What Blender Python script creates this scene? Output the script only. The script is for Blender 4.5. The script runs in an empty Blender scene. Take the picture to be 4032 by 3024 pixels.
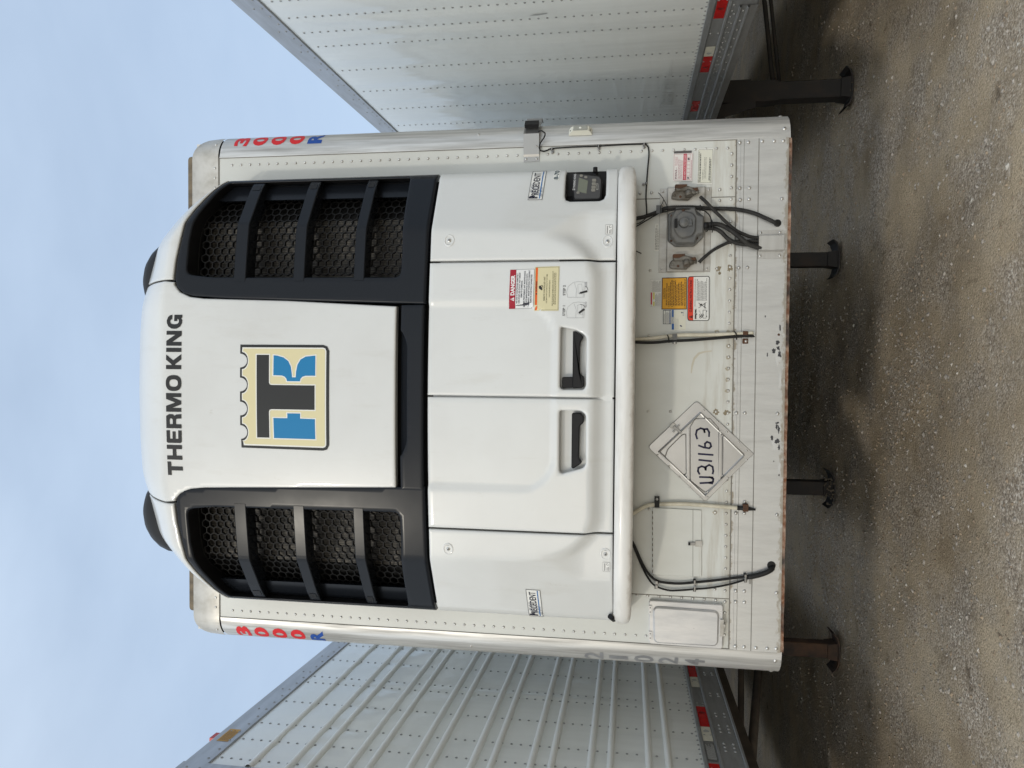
import bpy, bmesh, math, random
import numpy as np
from mathutils import Vector, Matrix
from mathutils.geometry import delaunay_2d_cdt
random.seed(7)
rng = np.random.default_rng(7)
SC = bpy.context.scene
COL = SC.collection
R = math.radians

# ------------------------------------------------------------------ camera (the phone was held sideways: world up points to the picture's left)
FPX = 2991.0
PITCH, YAW, ROLL = 0.15358117, -0.0261272, 0.0119853
CAMPOS = np.array([0.13854517, -3.58309445, 1.8])
_cp, _sp, _cy, _sy = math.cos(PITCH), math.sin(PITCH), math.cos(YAW), math.sin(YAW)
FW = np.array([_sy*_cp, _cy*_cp, _sp]); _r0 = np.array([_cy, -_sy, 0.]); _u0 = np.cross(_r0, FW)
RT = math.cos(ROLL)*_r0 + math.sin(ROLL)*_u0
UPV = -math.sin(ROLL)*_r0 + math.cos(ROLL)*_u0
cd = bpy.data.cameras.new('camera'); cam = bpy.data.objects.new('camera', cd); COL.objects.link(cam)
cd.sensor_fit = 'HORIZONTAL'; cd.sensor_width = 36.0; cd.lens = 36*FPX/4032; cd.clip_start = .02; cd.clip_end = 3000
_X, _Y, _Z = -UPV, RT, -FW
cam.matrix_world = Matrix(((_X[0], _Y[0], _Z[0], CAMPOS[0]), (_X[1], _Y[1], _Z[1], CAMPOS[1]), (_X[2], _Y[2], _Z[2], CAMPOS[2]), (0, 0, 0, 1)))
SC.camera = cam

# ------------------------------------------------------------------ light: hazy low sun over the photographer's left shoulder, pale blue sky
SUN_DIR = Vector((-.50, -1.0, .47)).normalized()          # from the scene towards the sun
SUN_EL = math.asin(SUN_DIR.z); SUN_AZ = math.atan2(SUN_DIR.x, SUN_DIR.y)
W = bpy.data.worlds.new('World'); SC.world = W; W.use_nodes = True
nt = W.node_tree; nt.nodes.clear()
def N(t, typ, **kw):
    n = t.nodes.new(typ)
    for k, v in kw.items(): setattr(n, k, v)
    return n
sky = N(nt, 'ShaderNodeTexSky', sky_type='NISHITA', sun_disc=False)
sky.sun_elevation = SUN_EL; sky.sun_rotation = SUN_AZ; sky.air_density = 1.0; sky.dust_density = 1.2; sky.ozone_density = 1.0
tc = N(nt, 'ShaderNodeTexCoord'); mp = N(nt, 'ShaderNodeMapping'); mp.inputs['Scale'].default_value = (1.2, 1.2, 3.2)
ns = N(nt, 'ShaderNodeTexNoise'); ns.inputs['Scale'].default_value = 1.6; ns.inputs['Detail'].default_value = 5; ns.inputs['Roughness'].default_value = .55
rp = N(nt, 'ShaderNodeValToRGB'); rp.color_ramp.elements[0].position = .3; rp.color_ramp.elements[1].position = .75
rp.color_ramp.elements[0].color = (.62, .62, .62, 1); rp.color_ramp.elements[1].color = (.92, .92, .92, 1)
mx = N(nt, 'ShaderNodeMix', data_type='RGBA'); mx.inputs['B'].default_value = (4.05, 5.15, 6.9, 1)      # veil of thin high cloud
bg = N(nt, 'ShaderNodeBackground'); bg.inputs['Strength'].default_value = .155
wo = N(nt, 'ShaderNodeOutputWorld')
L = nt.links.new
# thin haze scatters forwards: the veil is brighter and warmer towards the sun
dp = N(nt, 'ShaderNodeVectorMath', operation='DOT_PRODUCT'); dp.inputs[1].default_value = tuple(SUN_DIR); L(tc.outputs['Generated'], dp.inputs[0])
hz = N(nt, 'ShaderNodeMapRange'); hz.inputs['From Min'].default_value = -.3; hz.inputs['From Max'].default_value = .95; L(dp.outputs['Value'], hz.inputs['Value'])
vc = N(nt, 'ShaderNodeMix', data_type='RGBA'); vc.inputs['A'].default_value = (3.8, 4.72, 6.0, 1); vc.inputs['B'].default_value = (9.5, 10.0, 10.3, 1)
L(hz.outputs[0], vc.inputs['Factor']); L(vc.outputs['Result'], mx.inputs['B'])
L(tc.outputs['Generated'], mp.inputs['Vector']); L(mp.outputs[0], ns.inputs['Vector']); L(ns.outputs['Fac'], rp.inputs['Fac'])
L(rp.outputs['Color'], mx.inputs['Factor']); L(sky.outputs[0], mx.inputs['A']); L(mx.outputs['Result'], bg.inputs['Color']); L(bg.outputs[0], wo.inputs[0])
sl = bpy.data.lights.new('sun', 'SUN'); sl.energy = .75; sl.angle = R(3.0); sl.color = (1, .93, .80)
so = bpy.data.objects.new('sun', sl); COL.objects.link(so); so.rotation_euler = SUN_DIR.to_track_quat('Z', 'Y').to_euler(); so.location = (-8, -16, 9)
SC.view_settings.view_transform = 'Standard'; SC.view_settings.look = 'None'; SC.view_settings.exposure = 0.0; SC.view_settings.gamma = 1
SC.render.engine = 'CYCLES'; SC.cycles.max_bounces = 8

# ------------------------------------------------------------------ measuring: a pixel of the photograph (4032x3024) to a point on a real plane
def ray(x, y):
    return FW + RT*((3024-y)-1512)/FPX - UPV*(x-2016)/FPX
def P(x, y, Y=0.0):
    d = ray(x, y); return CAMPOS + d*((Y-CAMPOS[1])/d[1])
def PX(x, y, X):
    d = ray(x, y); return CAMPOS + d*((X-CAMPOS[0])/d[0])
def crop(x0, y0, s):
    return lambda a, b: (x0+a*s, y0+b*s)

# ------------------------------------------------------------------ materials
MATS = {}
def newmat(name):
    m = bpy.data.materials.new(name); m.use_nodes = True
    b = m.node_tree.nodes['Principled BSDF']; MATS[name] = m
    return m, m.node_tree, b
def pmat(name, col, col2=None, scale=8, detail=4, rough=.4, rough2=None, metal=0, spec=.5, stretch=(1, 1, 1), bump=0, bscale=None, lo=.35, hi=.68, coat=0, bstretch=None, bdist=.01):
    m, t, b = newmat(name); l = t.links.new
    b.inputs['Base Color'].default_value = (*col, 1); b.inputs['Roughness'].default_value = rough
    b.inputs['Metallic'].default_value = metal; b.inputs['Specular IOR Level'].default_value = spec
    if coat: b.inputs['Coat Weight'].default_value = coat; b.inputs['Coat Roughness'].default_value = .06
    if col2 or bump or rough2 is not None:
        co = N(t, 'ShaderNodeTexCoord')
        def noise(sc, st, dt):
            mpn = N(t, 'ShaderNodeMapping'); mpn.inputs['Scale'].default_value = st
            n = N(t, 'ShaderNodeTexNoise'); n.inputs['Scale'].default_value = sc; n.inputs['Detail'].default_value = dt; n.inputs['Roughness'].default_value = .6
            l(co.outputs['Object'], mpn.inputs['Vector']); l(mpn.outputs[0], n.inputs['Vector']); return n
        if col2 or rough2 is not None:
            n = noise(scale, stretch, detail)
            r_ = N(t, 'ShaderNodeValToRGB'); e = r_.color_ramp.elements; e[0].position = lo; e[1].position = hi
            e[0].color = (*col, 1); e[1].color = (*(col2 or col), 1)
            l(n.outputs['Fac'], r_.inputs['Fac'])
            if col2: l(r_.outputs['Color'], b.inputs['Base Color'])
            if rough2 is not None:
                mr = N(t, 'ShaderNodeMapRange'); mr.inputs['From Min'].default_value = lo; mr.inputs['From Max'].default_value = hi
                mr.inputs['To Min'].default_value = rough; mr.inputs['To Max'].default_value = rough2
                l(n.outputs['Fac'], mr.inputs['Value']); l(mr.outputs[0], b.inputs['Roughness'])
        if bump:
            n2 = noise(bscale or scale, bstretch or stretch, 3)
            bp = N(t, 'ShaderNodeBump'); bp.inputs['Strength'].default_value = bump; bp.inputs['Distance'].default_value = bdist
            l(n2.outputs['Fac'], bp.inputs['Height']); l(bp.outputs[0], b.inputs['Normal'])
    return m
def ink(col, rough=.5):
    k = 'ink_%.3f_%.3f_%.3f' % tuple(col)
    if k in MATS: return MATS[k]
    return pmat(k, col, rough=rough, spec=.3)
BLACK = (.012, .012, .013); WHITE = (.72, .72, .69)

def wear_layers(m, layers):
    """stains and wear with a shape of their own: each layer = (colour, noise scale, stretch, threshold lo, hi, axis, a, b) ; the axis range (a strongest, b none) keeps it where the stain sits"""
    t = m.node_tree; b = t.nodes['Principled BSDF']; l = t.links.new
    co = N(t, 'ShaderNodeTexCoord'); sep = N(t, 'ShaderNodeSeparateXYZ'); l(co.outputs['Object'], sep.inputs[0])
    src = b.inputs['Base Color'].links[0].from_socket if b.inputs['Base Color'].links else None
    cur = src
    for col, sc, st, lo, hi, ax, a, bb, amt in layers:
        mpn = N(t, 'ShaderNodeMapping'); mpn.inputs['Scale'].default_value = st
        n = N(t, 'ShaderNodeTexNoise'); n.inputs['Scale'].default_value = sc; n.inputs['Detail'].default_value = 6; n.inputs['Roughness'].default_value = .65
        l(co.outputs['Object'], mpn.inputs['Vector']); l(mpn.outputs[0], n.inputs['Vector'])
        fac = n.outputs['Fac']
        if ax is not None:
            mr = N(t, 'ShaderNodeMapRange'); mr.inputs['From Min'].default_value = a; mr.inputs['From Max'].default_value = bb
            mr.inputs['To Min'].default_value = .22; mr.inputs['To Max'].default_value = -.3
            l(sep.outputs[ax], mr.inputs['Value'])
            ad = N(t, 'ShaderNodeMath', operation='ADD'); l(fac, ad.inputs[0]); l(mr.outputs[0], ad.inputs[1]); fac = ad.outputs[0]
        m2 = N(t, 'ShaderNodeMapRange'); m2.inputs['From Min'].default_value = lo; m2.inputs['From Max'].default_value = hi; m2.inputs['To Max'].default_value = amt
        l(fac, m2.inputs['Value'])
        mixn = N(t, 'ShaderNodeMix', data_type='RGBA'); l(m2.outputs[0], mixn.inputs['Factor'])
        if cur: l(cur, mixn.inputs['A'])
        else: mixn.inputs['A'].default_value = b.inputs['Base Color'].default_value
        mixn.inputs['B'].default_value = (*col, 1); cur = mixn.outputs['Result']
    l(cur, b.inputs['Base Color'])

M_WALL = pmat('wall_paint', (.585, .60, .575), (.505, .515, .485), scale=2.2, detail=6, rough=.34, stretch=(1.2, 1, .6), lo=.4, hi=.75, bump=.08, bscale=1.6, bdist=.03)
wear_layers(M_WALL, [((.33, .29, .22), 5, (.5, 1, 5), .60, .80, 2, 1.35, 1.75, .5), ((.25, .20, .13), 26, (1, 1, 1), .62, .72, 2, 1.32, 1.385, .85)])
M_SHELL = pmat('shell_paint', (.61, .622, .613), (.565, .572, .56), scale=1.7, detail=7, rough=.28, lo=.45, hi=.75, coat=.5, bump=.03, bscale=1.2, bdist=.02)
wear_layers(M_SHELL, [((.44, .42, .37), 3.2, (3.5, 1, .7), .56, .82, None, 0, 0, .36), ((.40, .38, .33), 11, (1.5, 1, 1), .68, .74, None, 0, 0, .30)])
M_BUMP = pmat('bumper_paint', (.67, .665, .64), (.50, .48, .44), scale=6, detail=8, rough=.34, stretch=(.5, 1, 3), lo=.48, hi=.8, coat=.15)
wear_layers(M_BUMP, [((.34, .30, .25), 16, (.8, 1, 1.2), .50, .78, 2, 1.775, 1.825, .6)])
M_GLOSS = pmat('gloss_black', (.0100, .0120, .0158), rough=.19, rough2=.27, scale=3, spec=.17, bump=.03, bscale=2.5, bdist=.02)
M_SATIN = pmat('satin_black', (.010, .010, .011), rough=.45, spec=.22)
M_DARK = pmat('dark_void', (.006, .006, .006), rough=.8)
M_HEX = pmat('screen_black', (.012, .012, .012), rough=.6, spec=.25)
M_POST = pmat('post_alloy', (.58, .58, .565), (.34, .335, .32), scale=11, detail=9, rough=.34, rough2=.50, metal=.5, stretch=(3.4, 3.4, .16), lo=.40, hi=.66, bump=.06, bscale=14, bstretch=(3, 3, .05), bdist=.003)
M_ALLOY = pmat('alloy_plate', (.50, .50, .485), (.36, .35, .33), scale=5, detail=8, rough=.36, rough2=.52, metal=.55, stretch=(.35, 1, 4.5), lo=.36, hi=.72)
wear_layers(M_ALLOY, [((.30, .25, .17), 9, (.6, 1, 2), .66, .80, None, 0, 0, .55), ((.42, .41, .39), 60, (1, 1, .15), .62, .66, None, 0, 0, .25)])
M_RAIL = pmat('rail_alloy', (.60, .61, .605), (.42, .42, .41), scale=8, detail=10, rough=.28, rough2=.46, metal=.6, stretch=(2.6, 1, .45), lo=.38, hi=.74)
wear_layers(M_RAIL, [((.30, .255, .17), 5, (1, 1, 1.2), .68, .82, None, 0, 0, .7), ((.24, .20, .14), 22, (1, 1, .6), .60, .70, 2, 1.335, 1.30, .8),
                     ((.34, .31, .26), 55, (.6, 1, 1), .56, .72, 2, 1.113, 1.15, .85)])
M_HEAD = pmat('header_alloy', (.54, .52, .475), (.40, .38, .335), scale=14, detail=8, rough=.42, rough2=.5, metal=.5, lo=.4, hi=.7)
M_CHROME = pmat('bright_steel', (.30, .30, .295), rough=.30, metal=.8, bump=.1, bscale=5, bdist=.01)
M_LID = pmat('lid_alloy', (.62, .625, .63), (.47, .475, .48), scale=9, detail=8, rough=.27, rough2=.42, metal=.5, stretch=(3, 1, .6), bump=.05, bscale=3, bdist=.02)
M_PLAC = pmat('placard_alloy', (.56, .56, .555), (.48, .48, .475), scale=4, detail=4, rough=.30, metal=.9, bump=.05, bscale=5, bdist=.02)
M_RIVET = pmat('rivet_alloy', (.66, .66, .64), (.45, .44, .42), scale=40, detail=2, rough=.33, metal=.8)
M_RIVETP = pmat('rivet_shade_dark', (.25, .26, .26), (.33, .34, .34), scale=60, detail=2, rough=.5, metal=.2)  # shadow side of the rivet heads is put into this darker colour
M_RIVETB = pmat('rivet_alloy_dull', (.42, .43, .43), (.30, .31, .31), scale=60, detail=2, rough=.4, metal=.5)
M_RUST = pmat('rust', (.16, .065, .028), (.40, .31, .24), scale=38, detail=6, rough=.85, lo=.4, hi=.72)
wear_layers(M_RUST, [((.02, .018, .017), 2.2, (1, 1, 1), .52, .60, None, 0, 0, .9)])
M_RUSTD = pmat('rusty_brown', (.10, .045, .022), (.05, .028, .018), scale=30, detail=4, rough=.9)
M_LEG = pmat('landing_leg_paint', (.016, .014, .013), (.045, .028, .018), scale=6, detail=6, rough=.7, lo=.5, hi=.85)
M_LEGR = pmat('rusty_leg_paint', (.026, .019, .015), (.095, .046, .022), scale=6, detail=6, rough=.7, lo=.36, hi=.68)
M_FRAME = pmat('underframe_paint', (.045, .037, .03), (.09, .072, .055), scale=6, detail=6, rough=.8)
M_RUBBER = pmat('black_rubber', (.012, .012, .012), rough=.5, spec=.25)
M_LOOM = pmat('dusty_loom', (.014, .014, .014), (.034, .033, .031), scale=30, detail=3, rough=.6, spec=.25)
M_CONDUIT = pmat('cream_conduit', (.60, .57, .47), (.45, .42, .33), scale=16, detail=4, rough=.45)
M_CAST = pmat('dirty_casting', (.20, .195, .18), (.075, .062, .045), scale=18, detail=5, rough=.6, metal=.4)
M_SOCK = pmat('grey_casting', (.085, .09, .095), (.15, .148, .14), scale=12, detail=5, rough=.5, metal=.25)
M_PLATE = pmat('grimy_plate', (.46, .455, .435), (.22, .19, .14), scale=6, detail=8, rough=.42, metal=.45, stretch=(2.4, 1, .8), lo=.42, hi=.78)
M_CREAM = pmat('cream_plastic', (.66, .66, .58), rough=.45)
M_LENS = pmat('lamp_lens', (.33, .34, .31), rough=.12, coat=.6)
M_SIDE = pmat('side_paint', (.78, .80, .785), (.72, .74, .725), scale=1.5, detail=6, rough=.06, rough2=.11, stretch=(1, 1, .5), lo=.4, hi=.75, bump=.5, bscale=1.1, bstretch=(1, 2.6, .45), bdist=.02, spec=.4)
M_RIB = pmat('rib_paint', (.80, .815, .80), rough=.4, spec=.3)
M_TOPR = pmat('top_rail_alloy', (.46, .465, .48), (.39, .395, .405), scale=8, detail=7, rough=.42, rough2=.52, metal=.6, stretch=(1, .4, 3))
M_BOTR = pmat('bottom_rail_alloy', (.40, .41, .42), (.30, .305, .305), scale=7, detail=7, rough=.42, rough2=.55, metal=.55, stretch=(1, .5, 2.5))
M_RED = pmat('red_tape', (.52, .012, .010), (.40, .010, .010), scale=20, rough=.25)
M_TWHITE = pmat('white_tape', (.70, .69, .60), (.58, .57, .48), scale=20, rough=.28)
M_ROOF = pmat('roof_sheet', (.6, .6, .58), rough=.4)
M_LIP = pmat('roof_edge_sealant', (.20, .16, .105), (.09, .075, .055), scale=9, detail=5, rough=.7, stretch=(3, 1, 1))
M_SEAM = pmat('seam_sealant', (.16, .15, .13), rough=.7)
M_TYRE = pmat('tyre_rubber', (.018, .018, .018), rough=.8)
M_CORE, _t, _b = newmat('radiator_core')
_w = N(_t, 'ShaderNodeTexWave'); _w.inputs['Scale'].default_value = 42; _w.inputs['Distortion'].default_value = .8; _w.inputs['Detail'].default_value = 2
_n = N(_t, 'ShaderNodeTexNoise'); _n.inputs['Scale'].default_value = 55; _c = N(_t, 'ShaderNodeTexCoord')
_mm = N(_t, 'ShaderNodeMath', operation='MULTIPLY'); _rr = N(_t, 'ShaderNodeValToRGB')
_rr.color_ramp.elements[0].position = .12; _rr.color_ramp.elements[1].position = .62; _rr.color_ramp.elements[0].color = (.012, .011, .010, 1); _rr.color_ramp.elements[1].color = (.20, .18, .15, 1)
_t.links.new(_c.outputs['Object'], _w.inputs['Vector']); _t.links.new(_c.outputs['Object'], _n.inputs['Vector'])
_t.links.new(_w.outputs['Fac'], _mm.inputs[0]); _t.links.new(_n.outputs['Fac'], _mm.inputs[1]); _t.links.new(_mm.outputs[0], _rr.inputs['Fac']); _t.links.new(_rr.outputs[0], _b.inputs['Base Color'])
_b.inputs['Roughness'].default_value = .55

# ------------------------------------------------------------------ mesh building
class MB:
    def __init__(s): s.v = []; s.f = []; s.m = []; s.s = []
    def face(s, idx, m=0, sm=False): s.f.append(tuple(idx)); s.m.append(m); s.s.append(sm)
    def add(s, pts): b = len(s.v); s.v += [tuple(map(float, p)) for p in pts]; return b
    def quad(s, a, b, c, d, m=0): i = s.add([a, b, c, d]); s.face((i, i+1, i+2, i+3), m)
    def box(s, lo, hi, m=0, mtx=None):
        x0, y0, z0 = lo; x1, y1, z1 = hi
        p = [(x0, y0, z0), (x1, y0, z0), (x1, y1, z0), (x0, y1, z0), (x0, y0, z1), (x1, y0, z1), (x1, y1, z1), (x0, y1, z1)]
        if mtx is not None: p = [mtx @ Vector(q) for q in p]
        i = s.add(p)
        for f in ((0, 3, 2, 1), (4, 5, 6, 7), (0, 1, 5, 4), (1, 2, 6, 5), (2, 3, 7, 6), (3, 0, 4, 7)): s.face([i+k for k in f], m)
    def cbox(s, lo, hi, c, m=0):
        """box whose front (-Y) edges are chamfered by c"""
        x0, y0, z0 = lo; x1, y1, z1 = hi
        s.prism([(x0, z0), (x1, z0), (x1, z1), (x0, z1)], y0, y1, m, c)
    def prism(s, poly, y0, y1, m=0, c=0, back=False, sm=False):
        """outline (x,z) stood on y1 with its front at y0, front edge chamfered by c"""
        poly = ccw(poly); n = len(poly)
        pin = inset(poly, c) if c else poly
        a = s.add([(x, y1, z) for x, z in poly]); b = s.add([(x, y0+c, z) for x, z in poly]); d = s.add([(x, y0, z) for x, z in pin])
        for i in range(n):
            j = (i+1) % n
            s.face((a+i, a+j, b+j, b+i), m, sm)
            if c: s.face((b+i, b+j, d+j, d+i), m, sm)
        s.face([d+i for i in range(n)], m)
        if back: s.face([a+n-1-i for i in range(n)], m)
    def tube(s, path, r, m=0, seg=8, cap=True, ribs=0):
        path = [Vector(p) for p in path]
        path = spline(path, ribs) if ribs else path
        n = len(path); rings = []; up = Vector((.13, .21, .97)).normalized(); prev = None
        for i, p in enumerate(path):
            t = (path[min(i+1, n-1)] - path[max(i-1, 0)]).normalized()
            if prev is None: u = t.cross(up).normalized()
            else: u = (prev - t*prev.dot(t)).normalized()
            prev = u; w = t.cross(u)
            rr = r[i] if isinstance(r, (list, tuple)) else r
            if ribs: rr = r*(1.0 if i % 2 else .86)
            rings.append(s.add([p + (u*math.cos(2*math.pi*k/seg) + w*math.sin(2*math.pi*k/seg))*rr for k in range(seg)]))
        for i in range(n-1):
            for k in range(seg):
                k2 = (k+1) % seg
                s.face((rings[i]+k, rings[i]+k2, rings[i+1]+k2, rings[i+1]+k), m, True)
        if cap: s.face([rings[0]+seg-1-k for k in range(seg)], m); s.face([rings[-1]+k for k in range(seg)], m)
    def cyl(s, p0, p1, r, m=0, seg=12, r1=None): s.tube([p0, p1], [r, r if r1 is None else r1], m, seg)
    def dome(s, c, n, r, h, m=0, seg=8):
        c = Vector(c); n = Vector(n).normalized(); u = n.orthogonal().normalized(); w = n.cross(u)
        R0 = s.add([c + (u*math.cos(2*math.pi*k/seg) + w*math.sin(2*math.pi*k/seg))*r for k in range(seg)])
        R1 = s.add([c + n*h*.72 + (u*math.cos(2*math.pi*k/seg) + w*math.sin(2*math.pi*k/seg))*r*.72 for k in range(seg)])
        t = s.add([c + n*h])
        for k in range(seg):
            k2 = (k+1) % seg
            s.face((R0+k, R0+k2, R1+k2, R1+k), m, True); s.face((R1+k, R1+k2, t), m, True)
    def screw(s, c, n, r, m=0, md=1):
        c = Vector(c); n = Vector(n).normalized(); s.dome(c, n, r, r*.55, m, 10); s.cyl(c+n*r*.42, c+n*r*.60, r*.26, md, 6)
    def build(s, name, mats, parent=None, label=None):
        me = bpy.data.meshes.new(name)
        me.from_pydata(s.v, [], s.f)
        for q in (mats if isinstance(mats, (list, tuple)) else [mats]): me.materials.append(q)
        me.polygons.foreach_set('material_index', s.m); me.polygons.foreach_set('use_smooth', s.s); me.update()
        o = bpy.data.objects.new(name, me); COL.objects.link(o)
        if parent is not None:
            o.parent = parent
            if parent.type == 'EMPTY' and parent.get('world_built'): o.location = -parent.location
        if label: o['label'] = label
        return o
def spline(pts, step):
    out = []; n = len(pts)
    for i in range(n-1):
        p0, p1, p2, p3 = pts[max(i-1, 0)], pts[i], pts[i+1], pts[min(i+2, n-1)]
        k = max(1, int((p2-p1).length/step))
        for j in range(k):
            t = j/k; out.append(.5*((2*p1) + (p2-p0)*t + (2*p0-5*p1+4*p2-p3)*t*t + (3*p1-p0-3*p2+p3)*t**3))
    out.append(pts[-1]); return out
def area(p): return .5*sum(p[i][0]*p[(i+1) % len(p)][1]-p[(i+1) % len(p)][0]*p[i][1] for i in range(len(p)))
def ccw(p): return list(p) if area(p) > 0 else list(p)[::-1]
def inset(p, d):
    n = len(p); out = []
    for i in range(n):
        a = np.array(p[i-1]); b = np.array(p[i]); c = np.array(p[(i+1) % n])
        e1 = (b-a)/max(np.hypot(*(b-a)), 1e-9); e2 = (c-b)/max(np.hypot(*(c-b)), 1e-9)
        n1 = np.array([-e1[1], e1[0]]); n2 = np.array([-e2[1], e2[0]]); m = n1+n2; k = 1+n1@n2
        out.append(tuple(b + m/max(k, .35)*d))
    return out
def rnd(p, r, k=5):
    """round the corners of an outline; r = one radius or a list"""
    n = len(p); out = []
    for i in range(n):
        q = r[i] if isinstance(r, (list, tuple)) else r
        b = np.array(p[i], float)
        if q <= 0: out.append(tuple(b)); continue
        a = np.array(p[i-1], float); c = np.array(p[(i+1) % n], float)
        la, lc = np.hypot(*(a-b)), np.hypot(*(c-b)); q = min(q, la*.48, lc*.48)
        s_ = b+(a-b)/la*q; e = b+(c-b)/lc*q
        for j in range(k+1):
            t = j/k; out.append(tuple((1-t)**2*s_+2*t*(1-t)*b+t*t*e))
    return out
def rect(x0, z0, x1, z1): return [(x0, z0), (x1, z0), (x1, z1), (x0, z1)]
def resample(p, d):
    out = []
    for i in range(len(p)):
        a = np.array(p[i]); b = np.array(p[(i+1) % len(p)]); k = max(1, int(np.ceil(np.hypot(*(b-a))/d)))
        for j in range(k): out.append(tuple(a+(b-a)*j/k))
    return out
def inside(poly, pts):
    pts = np.asarray(pts); x, z = pts[:, 0], pts[:, 1]; r = np.zeros(len(pts), bool); n = len(poly)
    for i in range(n):
        x0, z0 = poly[i]; x1, z1 = poly[(i+1) % n]
        if z0 == z1: continue
        c = ((z0 > z) != (z1 > z)) & (x < (x1-x0)*(z-z0)/(z1-z0)+x0); r ^= c
    return r
def bdist(loops, pts):
    pts = np.asarray(pts); d = np.full(len(pts), 9.)
    for p in loops:
        for i in range(len(p)):
            a = np.array(p[i]); b = np.array(p[(i+1) % len(p)]); e = b-a; t = np.clip(((pts-a)@e)/max(e@e, 1e-12), 0, 1)
            d = np.minimum(d, np.hypot(*(pts-a-t[:, None]*e).T))
    return d
def root(name, label, cat, loc=(0, 0, 0), rz=0, group=None, world=True):
    o = bpy.data.objects.new(name, None); COL.objects.link(o); o.location = loc; o.rotation_euler = (0, 0, rz); o.empty_display_size = .2
    o['label'] = label; o['category'] = cat
    if group: o['group'] = group
    if world: o['world_built'] = 1
    return o
def fresh(o):
    return o

# ------------------------------------------------------------------ lettering and stickers
WALLY = lambda x, z: -.0022
_TX = {}
def text_mesh(s, bold=0.0, shear=0.0):
    k = (s, bold, shear)
    if k in _TX: return _TX[k]
    cu = bpy.data.curves.new('lettering', 'FONT'); cu.body = s; cu.size = 1; cu.offset = bold; cu.shear = shear; cu.resolution_u = 3; cu.fill_mode = 'BOTH'
    o = bpy.data.objects.new('lettering', cu); COL.objects.link(o)
    me = bpy.data.meshes.new_from_object(o.evaluated_get(bpy.context.evaluated_depsgraph_get()))
    v = np.array([tuple(q.co)[:2] for q in me.vertices]) if len(me.vertices) else np.zeros((0, 2))
    f = [tuple(p.vertices) for p in me.polygons]
    bpy.data.objects.remove(o); bpy.data.curves.remove(cu); bpy.data.meshes.remove(me)
    _TX[k] = (v, f); return v, f
def sliced(v, f, n):
    """letters cut into narrow upright slices so that they wrap round a curved carrier"""
    bm = bmesh.new(); vs = [bm.verts.new((q[0], q[1], 0)) for q in v]
    for q in f:
        try: bm.faces.new([vs[i] for i in q])
        except ValueError: pass
    for x in np.linspace(v[:, 0].min(), v[:, 0].max(), n+1)[1:-1]: bmesh.ops.bisect_plane(bm, geom=bm.verts[:]+bm.edges[:]+bm.faces[:], plane_co=(x, 0, 0), plane_no=(1, 0, 0))
    bm.verts.index_update(); out = np.array([(q.co.x, q.co.y) for q in bm.verts]), [tuple(q.index for q in g.verts) for g in bm.faces]; bm.free(); return out
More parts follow.
